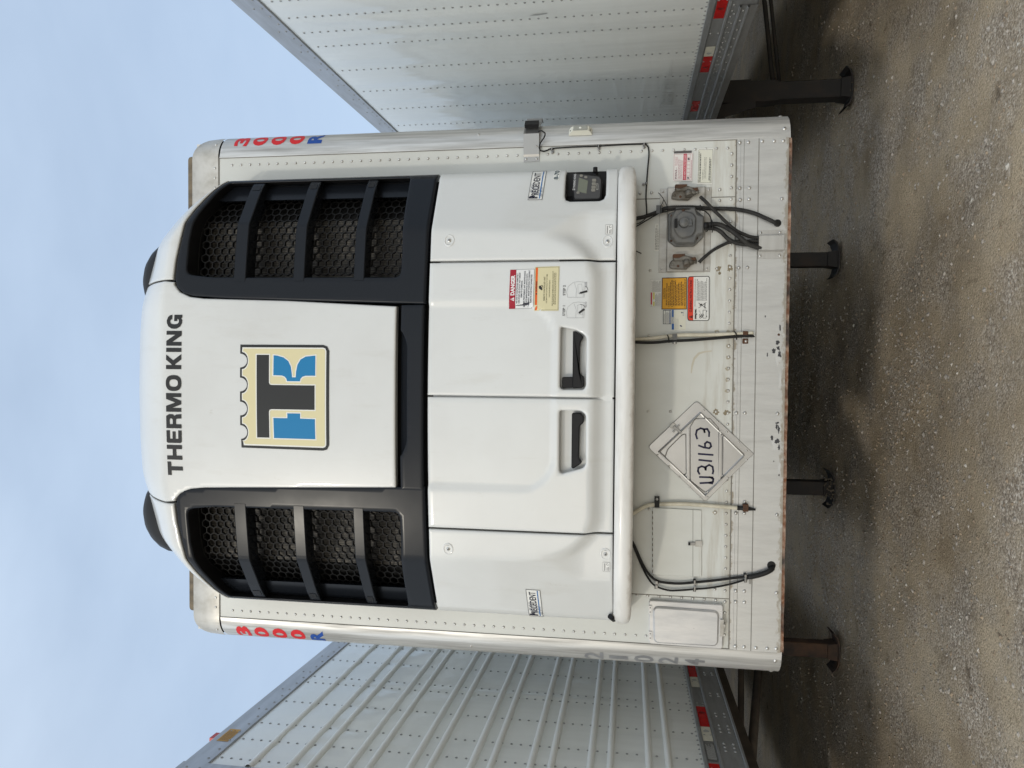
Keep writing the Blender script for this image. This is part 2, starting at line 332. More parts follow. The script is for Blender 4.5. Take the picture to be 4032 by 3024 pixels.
class Decal:
    """flat printed sheet: quad = four (x,z) corners bl, br, tr, tl ; surf(x,z) -> y of the surface it sticks to ; coordinates are fractions of the sheet"""
    def __init__(s, quad, surf, lift=.0012, step=.0004):
        s.q = [np.array(c, float) for c in quad]; s.surf = surf; s.lift = lift; s.step = step; s.layer = 0; s.mb = MB(); s.mats = []
        s.W = np.hypot(*(s.q[1]-s.q[0])); s.H = np.hypot(*(s.q[3]-s.q[0]))
    def mi(s, m):
        if not isinstance(m, bpy.types.Material): m = ink(m)
        if m not in s.mats: s.mats.append(m)
        return s.mats.index(m)
    def mp(s, a, b):
        q = s.q; p = (q[0]*(1-a)+q[1]*a)*(1-b) + (q[3]*(1-a)+q[2]*a)*b
        return (p[0], s.surf(p[0], p[1]) - s.lift - s.layer*s.step, p[1])
    def poly(s, pts, m, fine=0):
        pts = ccw(pts); k = s.mi(m)
        A = np.array(pts)*(s.W, s.H); ext = A.max(0)-A.min(0)
        if s.surf is not None and s.surf is not WALLY and ext.max() > .05 and fine == 0:      # curved carrier: follow it with a fine net
            lp = resample([tuple(q) for q in A], .012); gx, gz = np.meshgrid(np.arange(A[:, 0].min(), A[:, 0].max(), .012), np.arange(A[:, 1].min(), A[:, 1].max(), .012)); G_ = np.stack([gx.ravel(), gz.ravel()], -1)
            ok = inside(lp, G_) & (bdist([lp], G_) > .003); vs = lp+[tuple(q) for q in G_[ok]]
            V, _, F, *_r = delaunay_2d_cdt([Vector(q) for q in vs], [(i, (i+1) % len(lp)) for i in range(len(lp))], [], 0, 1e-7)
            V = np.array([tuple(v) for v in V]); F = [tuple(f) for f in F]; C = np.array([V[list(f)].mean(0) for f in F]); okf = inside(lp, C)
            b = s.mb.add([s.mp(v[0]/s.W, v[1]/s.H) for v in V])
            for f, q in zip(F, okf):
                if q:
                    a_, b_, c_ = V[f[0]], V[f[1]], V[f[2]]; f = f if (b_[0]-a_[0])*(c_[1]-a_[1])-(b_[1]-a_[1])*(c_[0]-a_[0]) > 0 else f[::-1]
                    s.mb.face([b+i for i in f], k)
            return s
        if fine: pts = resample(pts, fine)
        b = s.mb.add([s.mp(*p) for p in pts]); s.mb.face(range(b, b+len(pts)), k); return s
    def grid(s, a0, b0, a1, b1, m, n=8, nz=3):
        k = s.mi(m)
        for i in range(n):
            for j in range(nz):
                f = lambda u, v: s.mp(a0+(a1-a0)*u/n, b0+(b1-b0)*v/nz)
                b = s.mb.add([f(i, j), f(i+1, j), f(i+1, j+1), f(i, j+1)]); s.mb.face((b, b+1, b+2, b+3), k)
        return s
    def rect(s, a0, b0, a1, b1, m): return s.poly(rect(a0, b0, a1, b1), m)
    def frame(s, a0, b0, a1, b1, w, m):
        wb = w*s.W/s.H
        s.rect(a0, b0, a1, b0+wb, m); s.rect(a0, b1-wb, a1, b1, m); s.rect(a0, b0+wb, a0+w, b1-wb, m); s.rect(a1-w, b0+wb, a1, b1-wb, m); return s
    def up(s): s.layer += 1; return s
    def text(s, t, a, b, h, m, width=None, al='c', bold=.0, shear=0, cuts=0):
        v, f = text_mesh(t, bold, shear)
        if cuts: v, f = sliced(v, f, cuts)
        if not len(v): return s
        c0, _ = text_mesh('H', 0, 0); cap = c0[:, 1].max()
        sc = h/cap; x0, x1 = v[:, 0].min(), v[:, 0].max(); w = (x1-x0)*sc*s.H/s.W
        kx = (width/w) if width else 1.0; w *= kx
        off = a - (w/2 if al == 'c' else (w if al == 'r' else 0))
        k = s.mi(m); base = s.mb.add([s.mp(off+(p[0]-x0)*sc*s.H/s.W*kx, b+p[1]*sc) for p in v])
        for q in f: s.mb.face([base+i for i in q], k)
        return s
    def stroke(s, pts, w, m, closed=False):
        """pen line; w in metres"""
        k = s.mi(m); pts = list(pts)+([pts[0]] if closed else [])
        A = [np.array((p[0]*s.W, p[1]*s.H)) for p in pts]
        for i in range(len(A)-1):
            e = A[i+1]-A[i]; L_ = np.hypot(*e)
            if L_ < 1e-9: continue
            e = e/L_; n = np.array([-e[1], e[0]])*w/2; x = e*w*.25
            c = [A[i]-x-n, A[i+1]+x-n, A[i+1]+x+n, A[i]-x+n]
            b = s.mb.add([s.mp(p[0]/s.W, p[1]/s.H) for p in c]); s.mb.face((b, b+1, b+2, b+3), k)
        return s
    def lines(s, a0, b0, a1, b1, n, m, h=.45, seed=1):
        """a block of print too small to read: rows of word-length dashes"""
        rr = random.Random(seed); k = s.mi(m)
        for i in range(n):
            zt = b1-(b1-b0)*(i+.5)/n; hh = (b1-b0)/n*h/2; a = a0; end = a1-(a1-a0)*rr.random()*.25
            while a < end:
                w = (a1-a0)*rr.uniform(.04, .13); e = min(a+w, end)
                b = s.mb.add([s.mp(a, zt-hh), s.mp(e, zt-hh), s.mp(e, zt+hh), s.mp(a, zt+hh)]); s.mb.face((b, b+1, b+2, b+3), k)
                a = e+(a1-a0)*.018
        return s
    def done(s, name, parent, label=None): return s.mb.build(name, s.mats, parent, label)
def wq(*px, Y=0.0): return [(lambda p: (p[0], p[2]))(P(x, y, Y)) for x, y in px]


# ================================================================== THE GROUND
def hgt(x, y):
    return (.012*np.sin(1.3*x+.7*y)+.010*np.sin(2.9*y-1.1*x+1)+.006*np.sin(5.3*x+2.1*y+2)+.005*np.sin(7.9*y+3.7*x)+.003*np.sin(17*x+5*y)+.003*np.sin(13*y-9*x))*np.clip(1-np.hypot(x-.5, y-3)/9, 0, 1) - .012
def build_ground():
    xs = np.concatenate([[-900, -300, -90, -30, -12], np.arange(-5, 5.51, .07), [12, 30, 90, 300, 900]])
    ys = np.concatenate([[-900, -300, -90, -30, -12, -5], np.arange(-1.5, 9.01, .07), [14, 30, 90, 300, 900]])
    gx, gy = np.meshgrid(xs, ys); gz = hgt(gx, gy)
    me = bpy.data.meshes.new('ground'); nx, ny = len(xs), len(ys)
    idx = np.arange(nx*ny).reshape(ny, nx)
    f = np.stack([idx[:-1, :-1], idx[:-1, 1:], idx[1:, 1:], idx[1:, :-1]], -1).reshape(-1, 4)
    me.from_pydata(np.stack([gx, gy, gz], -1).reshape(-1, 3).tolist(), [], f.tolist())
    me.polygons.foreach_set('use_smooth', [True]*len(f))
    m, t, b = newmat('dirt_and_grit'); l = t.links.new
    co = N(t, 'ShaderNodeTexCoord')
    def noise(sc, dt, st=(1, 1, 1), ro=.6):
        q = N(t, 'ShaderNodeMapping'); q.inputs['Scale'].default_value = st; n = N(t, 'ShaderNodeTexNoise')
        n.inputs['Scale'].default_value = sc; n.inputs['Detail'].default_value = dt; n.inputs['Roughness'].default_value = ro
        l(co.outputs['Object'], q.inputs[0]); l(q.outputs[0], n.inputs['Vector']); return n.outputs['Fac']
    def ramp(fac, stops):
        r_ = N(t, 'ShaderNodeValToRGB'); e = r_.color_ramp.elements
        while len(e) < len(stops): e.new(.5)
        for i, (p, c) in enumerate(stops): e[i].position = p; e[i].color = (*c, 1)
        l(fac, r_.inputs['Fac']); return r_.outputs['Color']
    base = ramp(noise(1.3, 8), [(.32, (.35, .28, .195)), (.5, (.51, .42, .30)), (.7, (.61, .515, .38))])
    vo = N(t, 'ShaderNodeTexVoronoi'); vo.inputs['Scale'].default_value = 85; l(co.outputs['Object'], vo.inputs['Vector'])
    sp = N(t, 'ShaderNodeSeparateColor'); l(vo.outputs['Color'], sp.inputs[0])
    peb = ramp(sp.outputs[0], [(.0, (.26, .22, .175)), (.5, (.47, .40, .32)), (.86, (.58, .515, .43)), (.97, (.74, .69, .61))])
    msk = ramp(noise(1.9, 5), [(.42, (0, 0, 0)), (.6, (1, 1, 1))])
    m1 = N(t, 'ShaderNodeMix', data_type='RGBA'); l(msk, m1.inputs['Factor']); l(base, m1.inputs['A']); l(peb, m1.inputs['B'])
    fine = ramp(noise(110, 4), [(.33, (.66, .65, .64)), (.60, (1.2, 1.2, 1.2))])
    m2 = N(t, 'ShaderNodeMix', data_type='RGBA', blend_type='MULTIPLY'); m2.inputs['Factor'].default_value = 1; l(m1.outputs['Result'], m2.inputs['A']); l(fine, m2.inputs['B'])
    dk = ramp(noise(5.5, 6), [(.60, (1, 1, 1)), (.74, (.45, .42, .38))])
    m3 = N(t, 'ShaderNodeMix', data_type='RGBA', blend_type='MULTIPLY'); m3.inputs['Factor'].default_value = 1; l(m2.outputs['Result'], m3.inputs['A']); l(dk, m3.inputs['B'])
    l(m3.outputs['Result'], b.inputs['Base Color']); b.inputs['Roughness'].default_value = .95; b.inputs['Specular IOR Level'].default_value = .25
    ad = N(t, 'ShaderNodeMath', operation='ADD'); l(noise(45, 8, ro=.7), ad.inputs[0])
    ml = N(t, 'ShaderNodeMath', operation='MULTIPLY'); l(vo.outputs['Distance'], ml.inputs[0]); ml.inputs[1].default_value = -.35; l(ml.outputs[0], ad.inputs[1])
    bp = N(t, 'ShaderNodeBump'); bp.inputs['Strength'].default_value = .7; bp.inputs['Distance'].default_value = .012; l(ad.outputs[0], bp.inputs['Height']); l(bp.outputs[0], b.inputs['Normal'])
    me.materials.append(m); o = bpy.data.objects.new('ground', me); COL.objects.link(o); o['kind'] = 'structure'; o['label'] = 'brown dirt yard scattered with grit'; o['category'] = 'ground'
    # loose stones, too many to count
    g = MB(); mats = [pmat('stone_grey', (.50, .455, .40), (.32, .29, .255), scale=30, rough=.9), pmat('stone_brown', (.39, .31, .22), (.27, .21, .15), scale=30, rough=.9), pmat('stone_pale', (.60, .57, .51), rough=.85)]
    n = 0; cl = [(rng.uniform(-2.6, 2.8), rng.uniform(.4, 5.5), rng.uniform(.25, .8)) for _ in range(16)]
    while n < 15000:
        if rng.random() < .62:
            c = cl[rng.integers(len(cl))]; x = rng.normal(c[0], c[2]*1.1); y = rng.normal(c[1], c[2])
        else: x = rng.uniform(-3.4, 3.6); y = rng.uniform(.1, 7)
        if not (-3.6 < x < 3.8 and 0 < y < 8): continue
        r_ = .0030 + .0105*rng.random()**3.0 + .0018*y*rng.random()**2*.6
        if n < 1500: r_ = rng.uniform(.008, .017)
        a = rng.uniform(0, 6.28); z = float(hgt(np.array(x), np.array(y)))
        ca, sa = math.cos(a), math.sin(a); e = rng.uniform(.65, 1.5); h = rng.uniform(.45, .9)
        ring = []
        for k in range(5):
            th = k*1.2566+rng.uniform(-.3, .3); u = r_*e*math.cos(th); w = r_*math.sin(th); ring.append((x+u*ca-w*sa, y+u*sa+w*ca, z+r_*h*rng.uniform(-.1, .45)))
        q = g.add(ring+[(x+rng.uniform(-.3, .3)*r_, y+rng.uniform(-.3, .3)*r_, z+r_*h)]); mt = int(rng.choice(3, p=[.46, .51, .03]))
        for k in range(5): g.face((q+k, q+(k+1) % 5, q+5), mt)
        n += 1
    o = g.build('gravel', mats); o['kind'] = 'stuff'; o['label'] = 'loose grey and brown gravel lying on the dirt'; o['category'] = 'gravel'
    s = MB(); gm = [pmat('dry_straw', (.26, .21, .125), (.17, .13, .07), scale=20, rough=.8)]
    spots = [(2.55, 3.0, 60, .16), (2.75, 3.25, 60, .2), (2.2, 2.75, 30, .15), (2.35, 3.2, 40, .15), (-.5, 2.1, 22, .13), (.1, 1.3, 12, .12), (-1.2, 2.0, 18, .15), (-1.9, 2.6, 18, .2), (-2.1, 1.6, 14, .2), (1.4, .9, 6, .2), (.6, 1.0, 6, .1), (-.9, 1.1, 10, .2), (-1.4, 1.2, 10, .2), (-1.9, 3.6, 22, .25), (1.9, 3.7, 22, .2)]
    for x, y, k, rad in spots:
        for _ in range(k):
            px, py = rng.normal(x, rad), rng.normal(y, rad); a = rng.uniform(0, 6.28); ln = rng.uniform(.03, .11); lift = rng.uniform(.003, .045); z = float(hgt(np.array(px), np.array(py)))+.001
            d = np.array([math.cos(a), math.sin(a)])*ln; w = np.array([-math.sin(a), math.cos(a)])*.0011
            md = np.array([px, py])+d*.5+rng.normal(0, .006, 2); en = np.array([px, py])+d
            b = s.add([(px-w[0], py-w[1], z), (px+w[0], py+w[1], z), (md[0]-w[0], md[1]-w[1], z+lift), (md[0]+w[0], md[1]+w[1], z+lift), (en[0], en[1], z+lift*rng.uniform(.1, 1.1))])
            s.face((b, b+1, b+3, b+2)); s.face((b+2, b+3, b+4))
    o = s.build('dry_grass', gm); o['kind'] = 'stuff'; o['label'] = 'scattered wisps of dry grass on the dirt'; o['category'] = 'grass'
build_ground()
# unseen earth banks added at the sides and rear to block low sky light
b = MB(); line = [(-15, -6), (-15, 20), (-13, 44), (0, 48), (13, 44), (16, 20), (16, -6)]; pts = spline([Vector((x, y, 0)) for x, y in line], 1.5); rows = []
for i, q in enumerate(pts):
    o_ = Vector((q.x, q.y-12, 0)).normalized(); h = 4.6+.5*math.sin(i*.7)+.3*math.sin(i*1.9)
    rows.append(b.add([q-o_*1.5+Vector((0, 0, -.1)), q+o_*1.0+Vector((0, 0, h*.6)), q+o_*3.5+Vector((0, 0, h)), q+o_*9+Vector((0, 0, h*.7)), q+o_*16+Vector((0, 0, -.3))]))
for a, c in zip(rows, rows[1:]):
    for k in range(4): b.face((a+k, a+k+1, c+k+1, c+k), 0, True)
o = b.build('sky_block_banks', pmat('sky_block_soil', (.17, .135, .085), (.09, .095, .05), scale=1.2, detail=8, rough=.95)); o['kind'] = 'structure'; o['label'] = 'unseen earth banks added to block low sky light'; o['category'] = 'sky_blocker'

# ================================================================== TRAILER BODIES
def extrude_y(mb, prof, y0, y1, m=0, flip=False, sm=False):
    n = len(prof); a = mb.add([(x, y0, z) for x, z in prof]); b = mb.add([(x, y1, z) for x, z in prof])
    for i in range(n-1):
        f = (a+i, a+i+1, b+i+1, b+i)
        mb.face(f[::-1] if flip else f, m, sm)
def landing_leg(r, x, y, top, wide=.064, name='landing_leg', dirt=False, M_LEG=M_LEG):
    b = MB(); w = wide
    b.cbox((x-w, y-w, .09), (x+w, y+w, .66), .006); b.box((x-w-.010, y-w-.010, .60), (x+w+.010, y+w+.010, .66)); b.box((x-w-.012, y-w-.012, .66), (x+w+.012, y+w+.012, top))
    b.box((x-w-.02, y-w-.024, .82), (x+w+.02, y-w-.012, top-.02))
    leg = b.build(name, M_LEG, r)
    f = MB(); h = .105
    prof = [(-.165, .052), (-.140, .024), (-.10, .008), (-.05, .002), (.05, .002), (.10, .008), (.140, .024), (.165, .052)]
    for (x0, z0), (x1, z1) in zip(prof, prof[1:]):
        a = [(x+x0, y-h, z0), (x+x1, y-h, z1), (x+x1, y+h, z1), (x+x0, y+h, z0)]; t_ = [(p[0], p[1], p[2]+.014) for p in a]
        f.quad(*t_); f.quad(*a[::-1]); f.quad(a[0], a[1], t_[1], t_[0]); f.quad(a[2], a[3], t_[3], t_[2])
    f.prism([(x-w-.012, .014), (x+w+.012, .014), (x+w, .095), (x-w, .095)], y-w-.02, y+w+.02, 0, 0, True)
    f.build('foot', M_LEG, leg)
    if dirt:
        c = MB()
        for _ in range(34): c.dome((x+rng.normal(0, .09), y-.13+rng.normal(0, .02), .012+rng.random()*.09), (rng.normal(), -1, 1), rng.uniform(.006, .015), rng.uniform(.006, .013), 0, 5)
        c.build('caked_mud', ink((.12, .10, .075), .95), leg)['kind'] = 'stuff'
    return leg
def wheels(r, y, zax=.51):
    for yy in (y, y+1.25):
        a = MB(); a.cyl((-1.0, yy, zax), (1.0, yy, zax), .06, 0, 10); ax = a.build('axle', M_FRAME, r)
        for sx in (-1, 1):
            t_ = MB()
            for off in (.86, 1.17):
                c = Vector((sx*off, yy, zax)); prof = [(.28, -.13), (.36, -.14), (.47, -.13), (.505, -.10), (.51, 0), (.505, .10), (.47, .13), (.36, .14), (.28, .13)]
                S = 24; rings = [t_.add([(c.x+d, yy+q*math.cos(6.2832*k/S), zax+q*math.sin(6.2832*k/S)) for k in range(S)]) for q, d in prof]
                for i in range(len(rings)-1):
                    for k in range(S): t_.face((rings[i]+k, rings[i]+(k+1) % S, rings[i+1]+(k+1) % S, rings[i+1]+k), 0, True)
            ty = t_.build('tyre', M_TYRE, ax)
def shell_body(r, zb, zt, y0, L=16.0, ribs=(), hw=1.29, roof=True):
    """floor, roof, rear wall and underframe that every trailer here has; y0 = front"""
    b = MB(); b.box((-hw+.02, y0+.06, zb+.10), (hw-.02, L, zb+.16)); b.build('floor', M_FRAME, r)
    b = MB()
    for k in range(int((L-.6)/.30)): b.box((-hw+.05, y0+.4+k*.30, zb+.005), (hw-.05, y0+.44+k*.30, zb+.10))
    b.box((-.56, y0+3.2, zb-.10), (-.47, L-.5, zb+.01)); b.box((.47, y0+3.2, zb-.10), (.56, L-.5, zb+.01))
    b.build('underframe', M_FRAME, r)
    b = MB(); b.box((-hw+.03, y0+.05, zt-.03), (hw-.03, L, zt)); b.build('roof', M_ROOF, r)
    b = MB(); b.box((-hw, L, zb), (hw, L+.06, zt)); b.build('rear_door', M_ROOF, r)
    wheels(r, 12.0)
def side_panel(r, sx, x, y0, L, z0, z1, cols, top, ribz=(), mat=None, riv=True, zsp=.052, ymax=7.0, zt=4.03, nm='side_wall'):
    b = MB(); S = sx
    # sheet, slightly pillowed between the rivet columns so that reflections ripple
    ys = sorted(set([y0]+list(cols)+[L])); yy = []
    for a, c in zip(ys, ys[1:]):
        k = 6 if c-a < 1 else 2
        yy += [(a+(c-a)*i/k, (.0035*math.sin(math.pi*i/k)*(1 if c-a < 1 else 0))) for i in range(k)]
    yy.append((L, 0)); zz = np.linspace(z0, z1, 26)
    idx = [[b.add([(x+S*(o*(1+.5*math.sin(z*3.1+y*5))*(1 if z0+.02 < z < z1-.02 else 0)), y, z)]) for z in zz] for y, o in yy]
    for i in range(len(yy)-1):
        for j in range(len(zz)-1):
            f = (idx[i][j], idx[i+1][j], idx[i+1][j+1], idx[i][j+1]); b.face(f if S > 0 else f[::-1], 0, True)
    if riv:
        for y in cols:
            if y > ymax: continue
            z = z0+.035
            while z < z1-.02:
                b.dome((x+S*.001, y, z), (S, 0, 0), .0078, .005, 1, 6); z += zsp
        y = y0+.03
        while y < ymax*.75: b.dome((x+S*.001, y, z0+.012), (S, 0, 0), .007, .005, 1, 6); y += .056
    w = b.build(nm, [mat or M_SIDE, M_RIVETP], r)
    for z in ribz:
        c = MB(); prof = [(x+S*.022*math.sin(math.pi*k/6), z-.019*math.cos(math.pi*k/6)) for k in range(7)]
        extrude_y(c, prof, y0+.005, L-.1, 0, S < 0, True); c.build('rib', M_RIB, w)
    c = MB(); prof = [(x-S*.002, z1), (x+S*.012, z1+.003), (x+S*.012, zt-.012), (x+S*.006, zt-.002), (x-S*.03, zt+.006)]
    extrude_y(c, prof, y0, L, 0, S < 0)
    if riv:
        y = y0+.05; k = 0
        while y < ymax: c.dome((x+S*.012, y, z1+.028), (S, 0, 0), .0075, .005, 1, 6); k += 1; y += .105; (c.dome((x+S*.012, y, z1+.075), (S, 0, 0), .007, .005, 1, 6) if k % 3 == 0 else None)
    c.build('top_rail', [M_TOPR, M_RIVETP], r)
    return w
def tape(r, S, x, segs, z0, z1):
    for y0, y1, m in segs:
        b = MB(); X = x+S*.0035; q = [(X, y0, z0), (X, y1, z0), (X, y1, z1), (X, y0, z1)]; b.quad(*(q if S > 0 else q[::-1]), m)
        if m in (0, 1):                                                  # the round certification mark printed on each length
            yc = y0+(y1-y0)*.68; zc = (z0+z1)/2; X2 = X+S*.0008
            n = 14; i = b.add([(X2, yc+.022*math.cos(6.2832*k/n)*(.8+.2*math.cos(k*5)), zc+.017*math.sin(6.2832*k/n)) for k in range(n)]); b.face([i+k for k in range(n)][::S], 2+m)
        b.build('reflective_tape' if m < 4 else 'grey_label', [M_RED, M_TWHITE, ink((.20, .01, .01)), ink((.40, .41, .40)), ink((.16, .16, .155))], r, ('red', 'white', '', '', 'grey')[m]+(' reflective tape on the bottom rail' if m < 4 else ' label on the bottom rail'))

# ------------------------------------------------------------------ neighbour on the photo's upper edge (to the right when upright): smooth sided trailer
aR = R(-.94)
rr_ = root('box_trailer', 'smooth sided grey white trailer without ribs, its wall dotted with rows of rivets', 'trailer', (2.157+1.295*math.cos(aR), -.15+1.295*math.sin(aR), 0), aR, None, False)
yo = .17
colsR = [-.1+yo, .12+yo, .30+yo, .46+yo, .675+yo, .885+yo, 1.10+yo, 1.52+yo, 1.95+yo, 2.37+yo, 2.82+yo]+[2.82+yo+.425*k for k in range(1, 12)]
shell_body(rr_, 1.115, 4.03, 0.0)
side_panel(rr_, -1, -1.295, .0, 16.0, 1.385, 3.872, colsR, True)
side_panel(rr_, 1, 1.295, .0, 16.0, 1.385, 3.872, [], True, (), None, False)
b = MB(); X = -1.295
for S in (-1, 1):
    X = S*1.295
    prof = [(X, 1.386), (X+S*.010, 1.384), (X+S*.012, 1.374), (X+S*.001, 1.370), (X+S*.001, 1.322), (X+S*.011, 1.330), (X+S*.012, 1.325), (X+S*.001, 1.318), (X+S*.001, 1.272), (X+S*.009, 1.270), (X+S*.010, 1.262), (X, 1.258), (X, 1.118)]
    prof = [(X, 1.388), (X+S*.011, 1.386), (X+S*.012, 1.352), (X+S*.003, 1.348), (X+S*.002, 1.277), (X+S*.012, 1.274), (X+S*.013, 1.262), (X+S*.003, 1.258), (X+S*.002, 1.118)]
    extrude_y(b, prof[::-1], 0, 16, 0, S < 0)
    for k in range(60):
        y = .06+k*.075
        b.dome((X+S*.003, y, 1.245), (S, 0, 0), .007, .005, 1, 6)
        if k % 6 == 0: b.dome((X+S*.003, y, 1.335), (S, 0, 0), .008, .006, 1, 6); b.dome((X+S*.003, y, 1.288), (S, 0, 0), .008, .006, 1, 6)
b.build('bottom_rail', [M_BOTR, M_RIVETB], rr_)
b = MB(); X = -1.295                                                     # the lower channel bolted on from a joint backwards
prof = [(X-.004, 1.215), (X-.020, 1.213), (X-.021, 1.203), (X-.010, 1.198), (X-.010, 1.172), (X-.020, 1.169), (X-.021, 1.160), (X-.012, 1.156), (X-.008, 1.112), (X+.02, 1.110)]
extrude_y(b, prof[::-1], .86+yo, 16, 0, True)
for k in range(48): b.dome((X-.010, .93+yo+k*.13, 1.185), (-1, 0, 0), .008, .006, 1, 6); b.dome((X-.003, .98+yo+k*.13, 1.228), (-1, 0, 0), .007, .005, 1, 6)
b.build('side_channel', [M_BOTR, M_RIVETB], rr_)
b = MB(); b.cbox((-1.288, -.03, 1.118), (1.288, .06, 4.032), .02); b.build('front_wall', M_ROOF, rr_)
tape(rr_, -1, -1.297, [(.62+yo, 1.025+yo, 0), (1.437+yo, 1.60+yo, 1), (1.60+yo, 1.89+yo, 0), (2.50+yo, 2.76+yo, 0), (3.2+yo, 3.4+yo, 1), (3.4+yo, 3.7+yo, 0)], 1.283, 1.342)
landing_leg(rr_, -1.045, 3.36, 1.13, .074); landing_leg(rr_, 1.045, 3.36, 1.13, .074)
b = MB(); b.tube([(-1.0, 3.4, .55), (-.75, 5.0, 1.12)], .025, 0, 6); b.tube([(-1.0, 3.36, .62), (1.0, 3.36, .86)], .022, 0, 6); b.tube([(-1.0, 3.40, .56), (1.0, 3.40, .80)], .018, 0, 6); b.tube([(1.0, 3.4, .55), (.75, 5.0, 1.12)], .03, 0, 6)
b.prism([(-1.29, 1.13), (-1.17, 1.13), (-1.12, .78), (-1.19, .78)], 3.24, 3.26, 0, 0, True)
b.build('landing_gear_brace', M_LEG, rr_)
# marks on its wall: faint print, scuffs, a pale arrow
def side_quad(y0, z0, y1, z1): return [(y0, z0), (y1, z0), (y1, z1), (y0, z1)]
class SideDecal(Decal):
    def __init__(s, quad, X, S, **k): super().__init__(quad, None, **k); s.X = X; s.S = S
    def mp(s, a, b):
        q = s.q; p = (q[0]*(1-a)+q[1]*a)*(1-b) + (q[3]*(1-a)+q[2]*a)*b
        return (s.X+s.S*(.006+s.lift+s.layer*s.step), p[0], p[1])
gw = (.64, .66, .65)
d = SideDecal(side_quad(1.55+yo, 1.47, 2.75+yo, 1.62), -1.295, -1)
d.text('LIFT HERE', .62, .25, .50, gw, .48, bold=.03).stroke([(.08, .5), (.3, .5), (.24, .62)], .008, gw); d.stroke([(.3, .5), (.24, .38)], .008, gw)
d.done('stencil_mark', rr_, 'faint stencilled LIFT HERE with an arrow')
d = SideDecal(side_quad(.35+yo, 1.95, 1.3+yo, 2.2), -1.295, -1)
dk = (.13, .14, .145)
for k in range(26):
    if k % 7 in (2, 5): continue
    a = .02+k*.012; d.rect(a, .62+.01*(k % 3), a+.006, .72, dk)
d.done('scuffed_print', rr_)
d = SideDecal(side_quad(.80+yo, 2.29, .84+yo, 2.40), -1.295, -1); d.poly([(.2, 0), (.5, .1), (.8, .55), (.7, 1), (.4, .7), (.35, .4)], (.33, .34, .345)); d.done('scuff_mark', rr_)

# ------------------------------------------------------------------ neighbour on the photo's lower edge: ribbed trailer
aL = R(2.66)
lr_ = root('ribbed_trailer', 'grey white trailer with raised horizontal ribs, standing beside the post with worn number ghosts', 'trailer', (-1.909-1.295*math.cos(aL), -.15-1.295*math.sin(aL), 0), aL, None, False)
yl = .13
ribL = [3.784, 3.682]+[v for k in range(8) for v in (3.484-.30*k, 3.385-.30*k)][:14]
ribL = [3.682, 3.484, 3.385, 3.187, 3.087, 2.883, 2.785, 2.581, 2.482, 2.281, 2.177, 1.978, 1.876, 1.677, 1.575]
colsL = [.06+yl, .282+yl, .492+yl, .811+yl, 1.131+yl, 1.239+yl, 1.565+yl, 1.89+yl]+[1.89+yl+.33*k for k in range(1, 16)]
shell_body(lr_, 1.17, 4.03, 0.0)
side_panel(lr_, 1, 1.295, .10, 16.0, 1.392, 3.895, colsL, True, ribL, ymax=5.5)
side_panel(lr_, -1, -1.295, .10, 16.0, 1.392, 3.895, [], True, ribL, None, False)
b = MB()
for S in (-1, 1):
    X = S*1.295
    prof = [(X, 1.394), (X+S*.010, 1.392), (X+S*.011, 1.376), (X+S*.002, 1.373), (X+S*.001, 1.314), (X+S*.010, 1.311), (X+S*.011, 1.299), (X+S*.003, 1.295), (X+S*.003, 1.184), (X+S*.012, 1.181), (X+S*.012, 1.170), (X-S*.02, 1.168)]
    extrude_y(b, prof[::-1], .0, 16, 0, S < 0)
    for y in [.02+.06*k for k in range(3)]+[.30+.045*k for k in range(3)]+[.62+.045*k for k in range(3)]+[.86+.045*k for k in range(3)]+[1.08, 1.125, 1.40, 1.44, 1.78, 1.82, 2.2, 2.25, 2.6, 2.65]:
        for z in (1.262, 1.212): b.dome((X+S*.003, y+yl, z), (S, 0, 0), .0095, .007, 1, 7)
    for y in (.36, .40, .80, 1.22, 1.26, 1.62): b.dome((X+S*.004, y+yl, 1.36), (S, 0, 0), .007, .005, 1, 6); b.dome((X+S*.004, y+yl, 1.325), (S, 0, 0), .007, .005, 1, 6)
b.build('bottom_rail', [M_BOTR, M_RIVETB], lr_)
tape(lr_, 1, 1.2975, [(1.715+yl, 2.0+yl, 0), (1.526+yl, 1.713+yl, 1), (.911+yl, 1.204+yl, 0), (.72+yl, .909+yl, 1), (.49+yl, .70+yl, 4), (.14+yl, .455+yl, 0), (-.05+yl, .138+yl, 1), (2.5+yl, 2.8+yl, 0), (3.1+yl, 3.4+yl, 0)], 1.317, 1.371)
d = SideDecal(side_quad(.49+yl, 1.319, .70+yl, 1.369), 1.295, 1, lift=.0015); d.lines(.05, .05, .95, .95, 11, (.5, .5, .49), .5, 3); d.done('small_print_label', lr_, 'grey label full of tiny print on the bottom rail')
b = MB(); X = 1.295; b.box((X-.10, -.012, 1.17), (X+.012, .10, 4.03)); b.box((X-.09, -.03, 1.17), (X-.02, 0, 4.0)); b.cyl((X-.09, .0, 1.17), (X-.09, .0, 4.03), .02, 0, 8)
for k in range(40): b.dome((X+.012, .045, 1.25+k*.07), (1, 0, 0), .007, .005, 1, 6)
b.build('corner_post', [M_TOPR, M_RIVETP], lr_)
b = MB(); b.box((-1.29, .0, 1.17), (1.19, .05, 4.03)); b.build('front_wall', M_ROOF, lr_)
b = MB(); b.box((X-.05, .40, 4.036), (X-.005, .47, 4.065)); b.build('marker_lamp', ink((.45, .03, .02), .3), lr_, 'small red lamp on the roof edge')
d = SideDecal(side_quad(.21+yl, 3.925, .36+yl, 3.99), 1.301, 1, lift=.0015); d.rect(0, 0, 1, 1, (.50, .27, .05)).up().lines(.06, .08, .94, .92, 6, (.16, .08, .02), .5, 4); d.done('orange_label', lr_, 'small orange label near the top corner')
